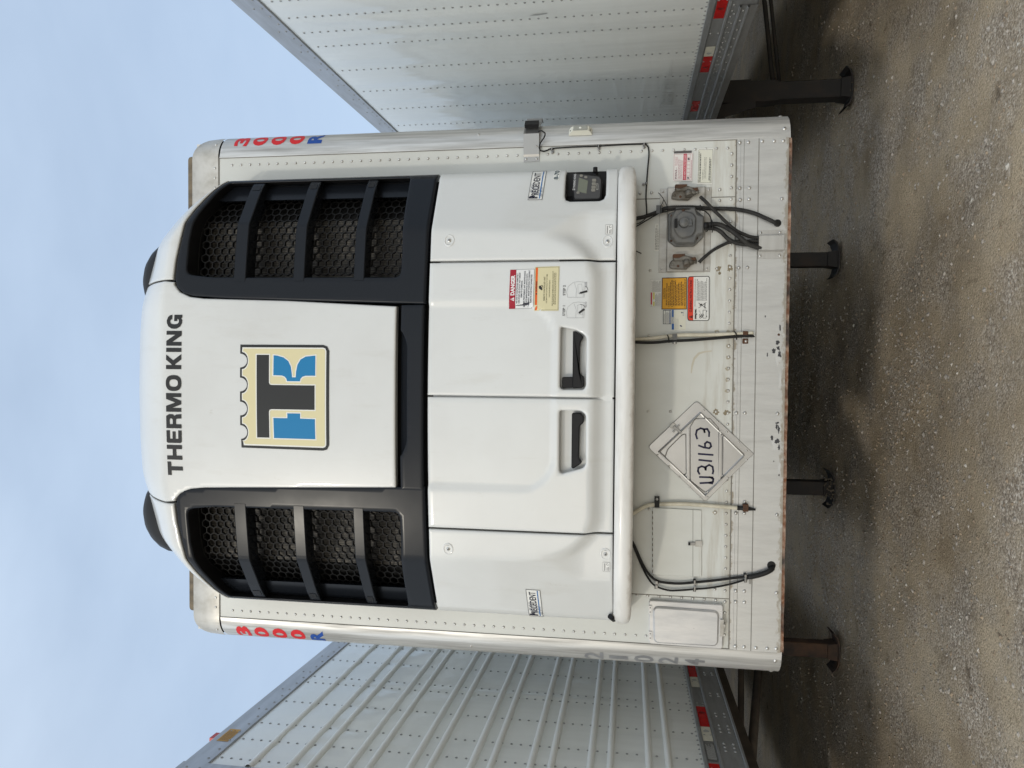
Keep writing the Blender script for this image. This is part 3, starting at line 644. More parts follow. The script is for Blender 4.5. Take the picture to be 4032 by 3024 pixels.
landing_leg(lr_, 1.06, 3.44, 1.18, .062, M_LEG=M_LEGR); landing_leg(lr_, -1.06, 3.44, 1.18, .062)
b = MB()
b.box((.98, .35, 1.03), (1.06, 16, 1.165)); b.box((.80, .35, .985), (.87, 8, 1.10))
b.tube([(1.06, 3.34, .66), (1.00, 1.0, 1.10)], .030, 0, 4); b.tube([(1.0, 3.5, .60), (.8, 5.3, 1.15)], .03, 0, 6); b.tube([(-1.0, 3.44, .80), (1.0, 3.44, .80)], .03, 0, 6)
b.build('landing_gear_brace', M_FRAME, lr_)

def copy_tree(o, parent=None):
    c = o.copy(); COL.objects.link(c); c.parent = parent
    for ch in [q for q in o.children]: copy_tree(ch, c)
    return c
# the row goes on: one more trailer beyond each neighbour keeps the light out from under it
for src, dx_, lab in ((rr_, 3.35, 'trailer behind the smooth sided trailer, only its dark underside in view'), (lr_, -3.35, 'trailer behind the ribbed trailer, only its dark underside in view')):
    c = copy_tree(src); c.name = 'parked_trailer'; c.location.x += dx_; c['label'] = lab; c['category'] = 'trailer'; c['group'] = 'trailers farther along the row'

# ================================================================== THE REFRIGERATED TRAILER
T = root('refrigerated_trailer', 'white trailer seen end on, its riveted front wall carrying cables and a diamond placard holder', 'trailer')
PR = .13                                                                  # radius of the rounded corner posts
SX = 1.165
def post(S, th, z, off=0.0):
    return (S*(SX+(PR+off)*math.sin(th)), PR-(PR+off)*math.cos(th), z)
ZB, ZW, ZH, ZT = 1.100, 1.335, 3.858, 4.012
shell_body(T, 1.17, 4.02, .02)
for S in (-1, 1):
    side_panel(T, S, S*1.29, .20, 16.0, 1.385, 3.872, [.5+.42*k for k in range(8)], True, [3.682-.2*0]+[3.484-.3*k for k in range(7)]+[3.385-.3*k for k in range(7)], None, False, zt=4.02)
    b = MB(); extrude_y(b, [(S*1.29, 1.10), (S*1.30, 1.105), (S*1.30, 1.37), (S*1.29, 1.388)], .15, 16, 0, S < 0); b.build('bottom_rail', M_BOTR, T)
    b = MB(); b.box((min(S*1.2925, S*1.2965), .14, 1.36), (max(S*1.2925, S*1.2965), .23, 3.87)); b.build('side_flange', M_ALLOY, T)
# front wall: two outer sheets and a lapped centre sheet
b = MB(); b.box((-SX, 0, ZW), (SX, .05, ZH)); b.box((-.93, -.0016, ZW), (.905, .001, ZH-.002), 0)
b.box((-.934, -.0020, ZW), (-.930, 0, ZH), 2); b.box((.905, -.0020, ZW), (.909, 0, ZH), 2)
b.box((-SX, -.0022, ZW-.004), (SX, 0, ZW+.0015), 2); b.box((-SX, -.002, ZH-.003), (SX, 0, ZH+.003), 2)
for S in (-1, 1):
    b.box((min(S*(SX-.0025), S*(SX+.003)), -.002, ZB+.02), (max(S*(SX-.0025), S*(SX+.003)), 0, ZH), 2)
    for k in range(51): b.dome((S*1.128, 0, 1.372+.0483*k), (0, -1, 0), .0068, .0045, 1)
for k in range(44):
    x = -1.10+k*.0512
    if abs(x-1.0) > .2 or True: b.dome((x, -.0016, 1.354), (0, -1, 0), .0072, .005, 1)
for px in [(2508, 2343), (2551, 2345), (2595, 2348), (2640, 2351), (2684, 2354), (2728, 2357), (2773, 2359), (2818, 2363), (2815, 2320), (2816, 2017), (2819, 1621), (2552, 1620), (2640, 1620), (2555, 1322), (2560, 1065), (2823, 1058), (2834, 790), (2834, 747), (2520, 761), (2566, 759), (2824, 1310), (2556, 2004)]:
    p = P(*px, 0); b.dome((p[0], -.0016, p[2]), (0, -1, 0), .0072, .005, 1)
wall = b.build('front_wall', [M_WALL, M_RIVET, M_SEAM], T)
# grime round some rivets and an old sealant smear
GQ = [(-1.2, 1.05), (1.2, 1.05), (1.2, 3.85), (-1.2, 3.85)]; gr = Decal(GQ, lambda x, z: -.0019, .0003)
def blot(px, py, r, col, n=11, k=.5):
    p = P(px, py, 0); a0 = rng.uniform(0, 6); pts = []
    for i in range(n):
        q = r*(1+k*rng.uniform(-1, 1)); pts.append(((p[0]+q*math.cos(a0+6.2832*i/n)+1.2)/2.4, (p[2]+q*math.sin(a0+6.2832*i/n)-1.05)/2.8))
    g1 = Decal(GQ, lambda x, z: -.0019, .0003); g1.poly(pts, col, 9); g1.done('grime_mark', wall)
for q in [(2828, 1058), (2873, 1056), (2819, 1621), (2862, 1624), (2823, 1306), (2868, 1308), (2868, 1362), (2866, 1408), (2864, 1452), (2864, 1495), (2863, 1540), (2816, 2017)]:
    big = q in ((2828, 1058), (2873, 1056), (2819, 1621), (2862, 1624)); blot(*q, .0125 if big else .0098, (.22, .185, .125) if big else (.36, .33, .26), 17, .42 if big else .25)
blot(2832, 1076, .006, (.17, .14, .09), 9, .4)
f4 = crop(2500, 1000, .42194)
st = [f4(*q) for q in [(520, 1110), (525, 1040), (545, 970), (590, 920), (650, 905), (720, 900), (715, 912), (655, 920), (605, 935), (560, 985), (540, 1050), (530, 1115)]]
gr.poly([((P(*q)[0]+1.2)/2.4, (P(*q)[2]-1.05)/2.8) for q in st], (.50, .47, .39), 9)
gr.done('grime_mark', wall)
def flake(px, py, w, h, col, seed, lay):
    r_ = random.Random(seed); g1 = Decal(GQ, lambda x, z: -.0088, lay); p0 = P(px, py, 0); pts = []
    for i in range(15):
        a = 6.2832*i/15; k = r_.uniform(.45, 1.25); pts.append(((p0[0]+w*k*math.cos(a)+1.2)/2.4, (p0[2]+h*k*math.sin(a)-1.05)/2.8))
    g1.poly(pts, col, 9); return g1
FLAKES = []
for i, (px, py, w, h) in enumerate(((3058, 1395, .060, .022), (3046, 1745, .055, .022), (3066, 1680, .040, .012), (3070, 1500, .06, .007), (3068, 1850, .05, .008))): FLAKES.append(flake(px, py, w*.75, h*.7, (.50, .50, .485), 30+i, .0004))
for i, (px, py, w, h) in enumerate(((3046, 1380, .012, .010), (3060, 1350, .012, .009), (3068, 1395, .016, .008), (3062, 1372, .010, .008), (3020, 1396, .010, .003), (3012, 1246, .006, .003), (3057, 1677, .014, .006), (3066, 1690, .02, .006), (3038, 1725, .012, .006), (3058, 1735, .012, .012), (3066, 1760, .014, .006), (3060, 1665, .006, .008), (3070, 1290, .015, .004), (3066, 1870, .006, .004), (3045, 1815, .004, .003))): FLAKES.append(flake(px, py, w, h, (.045, .045, .05), 60+i, .0009))
# bottom bands
b = MB()
b.box((-SX, -.003, 1.3155), (SX, .05, ZW-.004), 0); b.box((-SX, -.0045, 1.300), (SX, .05, 1.3150), 0); b.box((-SX, -.006, 1.2355), (SX, .05, 1.2995), 0); b.box((-SX, -.0085, 1.1075), (SX, .05, 1.2350), 0)
b.box((-SX, -.0068, 1.2352), (SX, -.0045, 1.2385), 2); b.box((-SX, -.0050, 1.2990), (SX, -.003, 1.3015), 2)
for px, yy in [((2912, 563), 0), ((2946, 562), 0), ((3000, 559), 1), ((3047, 558), 1), ((3083, 557), 1), ((2912, 742), 0), ((2950, 741), 0), ((2914, 788), 0), ((2949, 786), 0), ((3077, 784), 1), ((2908, 1055), 0), ((2942, 1054), 0), ((2899, 1626), 0), ((2932, 1626), 0), ((3060, 1628), 1), ((2897, 2019), 0), ((2930, 2020), 0), ((3058, 2025), 1), ((2896, 2325), 0), ((2930, 2326), 0), ((2896, 2368), 0), ((2930, 2370), 0), ((3056, 2332), 1), ((2895, 2543), 0), ((2929, 2545), 0), ((2975, 2548), 1), ((3020, 2550), 1), ((3055, 2551), 1)]:
    p = P(*px, 0); b.dome((p[0], -.0085 if yy else -.006, p[2]), (0, -1, 0), .0085, .006, 1)
p = P(3065, 1318, 0); b.dome((p[0], -.0085, p[2]), (0, -1, 0), .006, .004, 3)
rail = b.build('front_rail', [M_RAIL, M_RIVET, M_SEAM, M_RUSTD], T, 'white streaked front rail with flaking paint')
for f_ in FLAKES: f_.done('paint_flake', rail)
for px, rad in (((3060, 880), .017), ((3036, 2224), .019)):
    h = MB(); p = P(*px, 0); h.cyl((p[0], -.0085, p[2]), (p[0], -.0095, p[2]), rad, 0, 16); h.build('cable_hole', M_DARK, rail)
b = MB()
xs = np.linspace(-1.163, 1.163, 90)
for x0, x1 in zip(xs, xs[1:]):
    z0 = 1.0935+.0006*math.sin(x0*23)+.0005*math.sin(x0*61); z1 = 1.0935+.0006*math.sin(x1*23)+.0005*math.sin(x1*61)
    b.quad((x0, -.006, z0), (x1, -.006, z1), (x1, -.006, 1.108), (x0, -.006, 1.108)); b.quad((x0, -.006, z0), (x0, .4, z0), (x1, .4, z1), (x1, -.006, z1))
b.build('coupler_edge', M_RUST, T, 'rusty lower edge of the coupler plate')
b = MB(); b.box((-1.05, .02, 1.1), (1.05, 1.3, 1.115)); b.build('coupler_plate', M_FRAME, T)
# rounded corner posts
for S in (-1, 1):
    b = MB(); K = 40
    for z0, z1, m in ((1.099, ZH-.004, 0),):
        ring = [[b.add([post(S, R(90)*k/K, z)]) for k in range(K+1)] for z in np.linspace(z0, z1, 2)]
        for k in range(K):
            f = (ring[0][k], ring[0][k+1], ring[1][k+1], ring[1][k]); b.face(f if S > 0 else f[::-1], 0, True)
    i = b.add([post(S, R(90)*k/K, 1.099) for k in range(K+1)]+[(S*SX, PR, 1.099)]); b.face([i+k for k in range(K+2)][::-S], 0)
    b.box((min(S*1.287, S*1.2945), PR, 1.099), (max(S*1.287, S*1.2945), PR+.07, ZH), 0)
    # standing lip of the post next to the wall and the cut end at the bottom
    b.box((min(S*SX, S*(SX+.006)), -.004, 1.12), (max(S*SX, S*(SX+.006)), .004, ZH-.004), 0)
    for th, z in ((.35, 1.125), (1.22, 1.130)): b.screw(post(S, th, z), (S*math.sin(th), -math.cos(th), 0), .009, 1, 2)
    b.screw(post(S, .62, 2.55 if S < 0 else 2.53), (S*math.sin(.62), -math.cos(.62), 0), .007, 1, 2)
    po = b.build('corner_post', [M_POST, M_RIVET, M_DARK], T)
    # uneven bead of sealant along the outer edge
    e = MB(); zz = np.arange(1.36, 3.80, .03)
    e.tube([(S*(1.2945+.0015*math.sin(z*19)+.0012*math.sin(z*47+S)), PR+.05, z) for z in zz], [.0035+.002*math.sin(z*31)+.001*math.sin(z*83) for z in zz], 0, 6)
    e.build('sealant_bead', M_CREAM, po)
    class PostDecal(Decal):
        def __init__(s, th, z, w, h, S=S, **k):
            super().__init__([(0, 0), (w, 0), (w, h), (0, h)], None, **k); s.th = th; s.z = z; s.S = S
        def mp(s, a, b_):
            th = s.th + (a-.5)*s.W/PR*s.S; return post(s.S, th, s.z+(b_-.5)*s.H, s.lift+s.layer*s.step)
    red = (.62, .016, .022); blue = (.012, .07, .33)
    for ch, v, yy in zip('3000R', (958, 1029, 1101, 1173, 1247) if S > 0 else (966, 1037, 1108, 1180, 1254), (564, 562, 559, 556, 553) if S > 0 else (2498, 2503, 2506, 2511, 2515)):
        z = P(v, yy, .045)[2]; d = PostDecal(.80 if S > 0 else .66, z, .092, .066, lift=.0010)
        d.text(ch, .5, .0, 1.0, red if ch != 'R' else blue, .92, bold=.045, cuts=16); d.done('lettering', po, ('red digit' if ch != 'R' else 'blue letter')+' on the corner post')
    if S < 0:
        for ch, v in zip('21024', (2339, 2436, 2535, 2631, 2735)):
            z = P(v, 2592+(v-2339)*.035, .04)[2]; d = PostDecal(.72, z, .075, .085, lift=.0010)
            d.text(ch, .5, .0, 1.0, pmat('ghost_grey', (.34, .345, .36), (.42, .425, .44), scale=20, rough=.4, metal=.75) if 'ghost_grey' not in MATS else MATS['ghost_grey'], .8 if ch != '1' else .38, bold=.02, cuts=16); d.done('number_ghost', po, 'faint grey ghost of a removed number')
    if S > 0: POST_R = po
# top header with rounded corners and the roof edge behind it
b = MB(); XH = 1.285; rc = .115
top = rnd([(-XH, ZH+.003), (XH, ZH+.003), (XH, ZT), (-XH, ZT)], [0, 0, rc, rc], 8)
K = 10
def hy(x):                                                                # plan of the header follows the posts
    a = abs(x)
    if a <= SX: return -.003
    t = min((a-SX)/PR, 1); return PR-math.sqrt(max(PR*PR-(a-SX)**2, 0))-.003
cols_ = sorted(set(list(np.linspace(-SX, SX, 13))+[S*(SX+.12*k/8) for S in (-1, 1) for k in range(9)]))
def tz(x):
    a = abs(x)-(XH-rc)
    return ZT if a <= 0 else ZT-rc+math.sqrt(max(rc*rc-a*a, 0))
for x0, x1 in zip(cols_, cols_[1:]):
    q = [(x0, hy(x0), ZH+.003), (x1, hy(x1), ZH+.003), (x1, hy(x1), tz(x1)-.012), (x0, hy(x0), tz(x0)-.012)]
    r2 = [(x0, hy(x0)+.016, tz(x0)), (x1, hy(x1)+.016, tz(x1))]; r3 = [(x0, hy(x0)+.2, tz(x0)+.004), (x1, hy(x1)+.2, tz(x1)+.004)]
    i = b.add(q+r2+r3); b.face((i, i+1, i+2, i+3), 0, True); b.face((i+3, i+2, i+5, i+4), 0, True); b.face((i+4, i+5, i+7, i+6), 0, True)
for k in range(24):
    for S in (-1, 1):
        x = S*(1.115-k*.049)
        if abs(x) > .9: b.dome((x, -.003, 3.879), (0, -1, 0), .007, .0045, 1)
for S in (-1, 1):
    b.dome((S*(SX+.075), hy(SX+.075), 3.885), (S*.6, -.8, 0), .007, .0045, 1)
b.build('top_header', [M_HEAD, M_RIVET], T)
b = MB(); b.prism(rnd([(-1.15, 4.0), (1.185, 4.0), (1.185, 4.043), (-1.15, 4.043)], [0, 0, .04, .04], 5), .022, .10, 0, .004, True); b.build('roof_edge', M_LIP, T)
landing_leg(T, 1.085, 3.52, 1.18, .062); landing_leg(T, -.94, 3.52, 1.18, .062, dirt=True)
b = MB(); b.tube([(-.9, 3.52, .80), (1.05, 3.52, .80)], .028, 0, 6); b.tube([(-.92, 3.6, .6), (-.6, 5.4, 1.15)], .03, 0, 6); b.tube([(1.06, 3.6, .6), (.75, 5.4, 1.15)], .03, 0, 6); b.build('landing_gear_brace', M_LEG, T)

# ------------------------------------------------------------------ fittings on the front wall
G = crop(2500, 400, .42194)
def pt(c, a, bb, Y): p = P(*c(a, bb), 0); return (p[0], Y, p[2])
def pxz(c, *q): return [(lambda p: (p[0], p[2]))(P(*c(a, bb), 0)) for a, bb in q]
# document box lid
E8 = crop(2500, 2200, .42194)
q = pxz(E8, (128, 778), (812, 828), (818, 418), (132, 375)); q = [q[0], q[3], q[2], q[1]]
b = MB(); b.prism(rnd(q, .012, 3), -.022, 0, 0, .003)
bx = b.build('document_box', M_LID, T, 'dented bare aluminium document box lid beside the worn number post')
inn = rnd(pxz(E8, (172, 765), (770, 798), (778, 470), (165, 425)), .028, 5)
b = MB(); b.prism(inn, -.034, -.022, 0, .007, sm=False); b.build('raised_panel', M_LID, bx)
b = MB()
for a in ((142, 420, 142, 500), (142, 660, 142, 742)):
    p0 = pxz(E8, (128, a[1]), (155, a[3])); x0, x1 = sorted((p0[0][0], p0[1][0])); z0, z1 = sorted((p0[0][1], p0[1][1])); b.box((x0, -.028, z0), (x1, -.020, z1))
    for s_ in (.25, .75): b.dome((x0+(x1-x0)*s_, -.028, (z0+z1)/2), (0, -1, 0), .0028, .001, 1, 6)
b.build('hinge', [M_LID, M_DARK], bx)
b = MB(); p0 = pxz(E8, (790, 548), (820, 705)); b.box((min(p0[0][0], p0[1][0]), -.030, min(p0[0][1], p0[1][1])), (max(p0[0][0], p0[1][0]), -.022, max(p0[0][1], p0[1][1]))); b.box((p0[0][0]-.035, -.034, p0[1][1]-.006), (p0[0][0]-.02, -.02, p0[1][1]+.004)); b.build('latch', M_PLATE, bx)
# permit holder door
F6 = crop(2500, 1600, .42194)
q = pxz(F6, (164, 942), (620, 966), (620, 1588), (165, 1563))
b = MB(); b.prism(rnd(q, [.002, .006, .006, .002], 3), -.009, 0, 0, .0015)
ph = b.build('permit_holder', M_WALL, T, 'white painted hinged permit holder door')
s0 = pxz(F6, (538, 962), (542, 962), (541, 1585), (537, 1584)); b = MB(); b.prism(s0, -.0096, -.008, 0, 0); b.build('fold_line', M_SEAM, ph)
b = MB()
for k in range(12): c_ = pxz(F6, (160, 975+k*50), (168, 998+k*50)); b.box((min(c_[0][0], c_[1][0]), -.012, min(c_[0][1], c_[1][1])), (max(c_[0][0], c_[1][0]), -.006, max(c_[0][1], c_[1][1])))
b.build('piano_hinge', M_SEAM, ph)
b = MB(); c_ = pxz(F6, (560, 1302), (622, 1250)); b.box((c_[0][0], -.015, c_[1][1]), (c_[1][0], -.009, c_[0][1]), 0); c_ = pxz(F6, (515, 1288), (560, 1264)); b.box((c_[0][0], -.020, c_[1][1]), (c_[1][0], -.011, c_[0][1]), 1); c_ = pxz(F6, (495, 1288), (515, 1264)); b.box((c_[0][0], -.020, c_[1][1]), (c_[1][0], -.011, c_[0][1]), 2); b.build('latch', [M_PLATE, M_CHROME, M_DARK], ph)
# diamond placard holder
dia = pxz(F6, (118, 378), (573, -56), (1108, 440), (655, 888)); cx = sum(p[0] for p in dia)/4; cz = sum(p[1] for p in dia)/4
b = MB(); b.prism(rnd(dia, [.018, .018, .006, .012], 4), -.010, 0, 0, .002)
pl = b.build('placard_holder', M_PLAC, T, 'bare aluminium diamond placard holder with handwritten U31163')
fr = pxz(F6, (210, 420), (608, 45), (1025, 455), (650, 842))
b = MB(); q = rnd(fr, .006, 3); qi = inset(ccw(q), .010); q = ccw(q)
n = len(q)
for i in range(n):
    j = (i+1) % n; a, b_, c, d_ = q[i], q[j], qi[j], qi[i]; m_ = lambda u, v: ((u[0]+v[0])/2, -.027, (u[1]+v[1])/2)
    b.quad((a[0], -.010, a[1]), (b_[0], -.010, b_[1]), m_(b_, c), m_(a, d_)); b.quad(m_(a, d_), m_(b_, c), (c[0], -.010, c[1]), (d_[0], -.010, d_[1]))
b.build('raised_border', M_PLAC, pl)
b = MB()
for q in ([(555, 110), (700, 105), (785, 200), (785, 700), (655, 805), (510, 690), (508, 190)], [(300, 395), (440, 255), (478, 250), (482, 630), (450, 640), (275, 470)], [(810, 262), (1015, 435), (1020, 465), (840, 645), (808, 640)]):
    o_ = ccw(rnd(pxz(F6, *q), .010, 3)); b.prism(o_, -.0145, -.009, 0, .0045)
for a in (495, 788):
    c_ = pxz(F6, (a-5, 205 if a < 600 else 225), (a+5, 680)); b.box((c_[0][0] if c_[0][0] < c_[1][0] else c_[1][0], -.021, c_[1][1]), (max(c_[0][0], c_[1][0]), -.010, c_[0][1]))
b.build('embossed_panel', M_PLAC, pl)
b = MB()
for q in [(643, 35), (770, 140), (965, 330), (1040, 410), (1040, 495), (865, 662), (675, 840), (608, 838), (510, 747), (318, 553), (415, 652), (210, 450), (855, 235)]:
    p = pt(F6, *q, -.010); b.screw(p, (0, -1, 0), .0048, 0, 1)
b.build('rivet_row', [M_RIVET, M_DARK], pl)
b = MB(); p0 = Vector(pt(F6, 335, 165, -.010)); p1 = Vector(pt(F6, 430, 245, -.010)); dv = (p1-p0).normalized(); pv = Vector((dv.z, 0, -dv.x))
def obar(mb, a, c, w, y0, y1, m):
    pv_ = (c-a).normalized(); pv_ = Vector((pv_.z, 0, -pv_.x))*w; k = [(a+pv_), (a-pv_), (c-pv_), (c+pv_)]; mb.prism([(v.x, v.z) for v in k], y0, y1, m, .001)
obar(b, p0, p0+dv*.022, .014, -.016, -.010, 1); obar(b, p0+dv*.014, p1, .006, -.026, -.014, 0); obar(b, p0+dv*.030-pv*.022, p0+dv*.030+pv*.022, .004, -.022, -.010, 0)
b.build('latch', [M_CHROME, M_PLATE], pl)
hw_ = Decal([(cx-.15, cz-.12), (cx+.15, cz-.12), (cx+.15, cz+.12), (cx-.15, cz+.12)], lambda x, z: -.0147, .0008)
def pen(*q):
    pts = [((P(*F6(a, bb))[0]-cx+.15)/.30, (P(*F6(a, bb))[2]-cz+.12)/.24) for a, bb in q]
    hw_.stroke(pts, .0085, (.016, .015, .045))
pen((605, 712), (690, 708), (725, 700), (728, 672), (700, 658), (600, 655)); pen((725, 660), (690, 657)); pen((722, 715), (690, 710))
pen((600, 628), (585, 600), (590, 570), (620, 555), (650, 565), (657, 590)); pen((657, 590), (660, 560), (690, 542), (722, 560), (728, 600), (722, 625))
pen((595, 496), (712, 508)); pen((590, 440), (725, 450))
pen((592, 362), (640, 380), (690, 388), (708, 370), (700, 340), (670, 328), (650, 345), (652, 375))
pen((578, 300), (566, 260), (575, 220), (610, 202), (640, 210), (648, 240)); pen((648, 240), (640, 212), (672, 208), (690, 240), (688, 278))
hw_.done('handwriting', pl)
# connector plate with socket and two air couplings
b = MB()
q = pxz(G, (235, 815), (715, 800), (700, 1590), (220, 1598)); b.prism(rnd(q, .004, 2), -.005, 0, 0, .001)
q = pxz(G, (300, 812), (655, 800), (640, 1590), (290, 1597)); b.prism(rnd(q, .003, 2), -.020, -.004, 0, .004)
for a in ((262, 843), (688, 826), (252, 972), (245, 1572), (672, 1562)): b.screw(pt(G, *a, -.005), (0, -1, 0), .0062, 1, 2)
cp = b.build('connector_plate', [M_PLATE, M_RIVET, M_DARK], T, 'grimy metal plate carrying the socket and air couplings')
b = MB()
q = pxz(G, (305, 1060), (375, 1030), (570, 1030), (640, 1085), (632, 1280), (545, 1362), (370, 1365), (303, 1310)); b.prism(rnd(q, .006, 3), -.034, -.019, 0, .004)
q = pxz(G, (380, 1010), (552, 1008), (575, 1075), (635, 1090), (632, 1250), (575, 1268), (550, 1342), (380, 1345), (325, 1270), (325, 1110)); b.prism(rnd(q, .006, 3), -.062, -.032, 0, .007)
q = pxz(G, (405, 1065), (440, 1045), (530, 1065), (560, 1110), (555, 1230), (525, 1280), (435, 1305), (385, 1275), (355, 1225), (352, 1130)); b.prism(rnd(q, .010, 3), -.074, -.060, 0, .006)
c_ = Vector(pt(G, 447, 1158, -.074)); b.cyl(c_, c_+Vector((0, -.016, 0)), .024, 0, 18, .020); b.dome(c_+Vector((0, -.016, 0)), (0, -1, 0), .017, .004, 0, 14); q = pxz(G, (455, 1130), (520, 1125), (528, 1190), (455, 1195)); b.prism(rnd(q, .006, 3), -.082, -.070, 0, .003)
c0 = pxz(G, (360, 1205), (385, 1125)); b.box((c0[0][0], -.084, c0[1][1]), (c0[1][0], -.072, c0[0][1]), 1)
for a in ((442, 1043), (435, 1282)): b.screw(pt(G, *a, -.068), (0, -1, 0), .0068, 2, 1)
for a in ((340, 1080), (335, 1310), (590, 1090), (572, 1288)): b.dome(pt(G, *a, -.034), (0, -1, 0), .006, .004, 2)
c1 = Vector(pt(G, 632, 1175, -.045)); b.cyl(c1, c1+Vector((0, 0, -.020)), .016, 1, 12)
b.build('electrical_socket', [M_SOCK, M_SATIN, M_RUSTD], cp, 'grey cast electrical socket with round lid')
for k, (dx, dy) in enumerate(((0, 0), (-20, 640))):
    a_ = lambda a, bb: (a+dx, bb+dy)
    b = MB()
    q = pxz(G, a_(340, 875), a_(362, 850), a_(470, 830), a_(520, 852), a_(525, 905), a_(495, 935), a_(385, 932), a_(335, 920)); b.prism(rnd(q, .006, 3), -.040, -.019, 0, .004)
    q = pxz(G, a_(365, 830), a_(450, 800), a_(585, 835), a_(580, 855), a_(500, 850), a_(380, 862)); b.prism(rnd(q, .004, 3), -.052, -.030, 0, .004)
    c_ = Vector(pt(G, *a_(490, 870), -.03)); z_ = Vector((0, 0, -.022))
    b.cyl(c_+Vector((.012, -.006, .0)), c_+Vector((-.018, -.020, -.004)), .0165, 0, 14); b.cyl(c_+Vector((0, -.008, -.006)), c_+Vector((.002, -.010, -.034)), .013, 0, 6); b.cyl(c_+Vector((.002, -.010, -.03)), c_+Vector((.002, -.010, -.048)), .0085, 0, 10)
    for s_ in ((365, 893), (418, 905)): b.dome(pt(G, *a_(*s_), -.040), (0, -1, 0), .006, .004, 1 if s_[0] > 400 else 0)
    q = pxz(G, a_(365, 812), a_(372, 800), a_(480, 797), a_(478, 812), a_(430, 832), a_(368, 835)); b.prism(rnd(q, .002, 2), -.058, -.046, 1, .001); q = pxz(G, a_(525, 835), a_(575, 825), a_(585, 850), a_(560, 858)); b.prism(q, -.056, -.045, 1, .001)
    b.cyl(Vector(pt(G, *a_(385, 860), -.03)), Vector(pt(G, *a_(385, 825), -.052)), .007, 0, 8)
    b.build('air_coupling', [M_CAST, M_RUSTD], cp, 'corroded air coupling with a rusty dangling cap')
# looms and hoses
def hose(name, c, pts, r, m=None, ribbed=True, parent=None, seg=8, label=None):
    b = MB(); path = [pt(c, a, bb, -Y) for a, bb, Y in pts]
    b.tube(path, r, 0, seg, True, .0036 if ribbed else .012); return b.build(name, m or M_LOOM, parent or T, label)
def smooth_hose(name, c, pts, r, m, parent=None, label=None):
    b = MB(); path = spline([Vector(pt(c, a, bb, -Y)) for a, bb, Y in pts], .010); b.tube(path, r, 0, 8); return b.build(name, m, parent or T, label)
hose('cable_loom', G, [(-75, 1150, .06), (0, 1112, .045), (100, 1085, .035), (230, 1030, .020), (300, 1008, .035), (500, 1001, .034), (700, 1004, .016), (930, 1012, .016), (1090, 1045, .02), (1215, 1100, .026), (1310, 1145, .022), (1325, 1155, -.01)], .0098)
hose('air_hose', G, [(600, 908, .045), (650, 955, .05), (720, 1025, .046), (850, 1150, .042), (930, 1215, .04), (1005, 1250, .035), (1075, 1272, .028), (1165, 1280, .022)], .0082)
hose('air_hose', G, [(590, 1512, .045), (640, 1465, .046), (720, 1400, .038), (830, 1340, .032), (900, 1318, .03), (1000, 1312, .026), (1165, 1306, .02)], .0082)
hose('cable_loom', G, [(640, 1172, .045), (720, 1160, .046), (800, 1172, .044), (900, 1230, .045), (1000, 1310, .046), (1060, 1350, .04), (1165, 1378, .028)], .0112)
hose('cable_loom', G, [(640, 1195, .045), (740, 1202, .04), (800, 1235, .036), (860, 1292, .034), (940, 1330, .03), (1040, 1342, .026), (1165, 1345, .02)], .0100)
for q in ([(235, 1060), (238, 990), (265, 935), (215, 870)], [(265, 935), (292, 985), (300, 1045)]): smooth_hose('cable_tie', G, [(a, bb, .045) for a, bb in q], .0017, M_RUBBER)
smooth_hose('thin_cable', G, [(230, 1050, .03), (370, 1035, .062), (440, 1030, .066), (600, 1030, .05), (670, 1060, .045), (700, 1120, .05), (690, 1190, .058), (655, 1235, .052)], .0028, M_RUBBER)
smooth_hose('cable_tie', G, [(600, 985, .047), (603, 1005, .05), (598, 1040, .045)], .003, M_RUBBER); smooth_hose('cable_tie', G, [(705, 1130, .058), (715, 1190, .06), (708, 1240, .052)], .0026, M_RUBBER)
smooth_hose('thin_cable', G, [(-60, 1200, .05), (0, 1185, .04), (110, 1120, .035), (230, 1050, .03)], .0032, M_RUBBER)
smooth_hose('thin_cable', G, [(-70, 1150, .04), (-20, 1160, .03), (50, 1140, .03), (100, 1100, .03)], .0024, M_RUBBER)
smooth_hose('cable_tie', G, [(-10, 1392, .02), (60, 1423, .02)], .0024, M_RUBBER)
b = MB(); c_ = pxz(G, (237, 1055), (295, 960)); b.box((c_[0][0]-.001, -.036, c_[0][1]-.004), (c_[0][0]+.036, -.030, c_[0][1]+.020)); b.screw(pt(G, 252, 972, -.036), (0, -1, 0), .006, 1, 2); b.build('loom_clamp', [M_SOCK, M_RIVET, M_DARK], T)
# hat shaped cover over the hose bundle
q = pxz(G, (1150, 1205), (1382, 1195), (1372, 1465), (1140, 1470))
x0, x1 = q[3][0], q[0][0]; z1, z0 = (q[0][1]+q[3][1])/2, (q[1][1]+q[2][1])/2
b = MB(); prof = [(x0, -.0125), (x0+.031, -.0125), (x0+.036, -.036), (x1-.028, -.036), (x1-.022, -.0125), (x1, -.0125)]; th = .0025
for (xa, ya), (xb, yb) in zip(prof, prof[1:]):
    b.quad((xa, ya, z0), (xb, yb, z0), (xb, yb, z1), (xa, ya, z1)); b.quad((xa, ya, z1), (xb, yb, z1), (xb, yb+th, z1), (xa, ya+th, z1)); b.quad((xa, ya+th, z0), (xb, yb+th, z0), (xb, yb, z0), (xa, ya, z0)); b.quad((xb, yb+th, z0), (xa, ya+th, z0), (xa, ya+th, z1), (xb, yb+th, z1))
b.quad((x0, -.0125, z0), (x0, -.0125, z1), (x0, -.0085, z1), (x0, -.0085, z0)); b.quad((x1, -.0125, z1), (x1, -.0125, z0), (x1, -.0085, z0), (x1, -.0085, z1))
for a in ((1170, 1228), (1350, 1225), (1165, 1443), (1347, 1440)): b.screw(pt(G, *a, -.0125), (0, -1, 0), .0068, 1, 2)
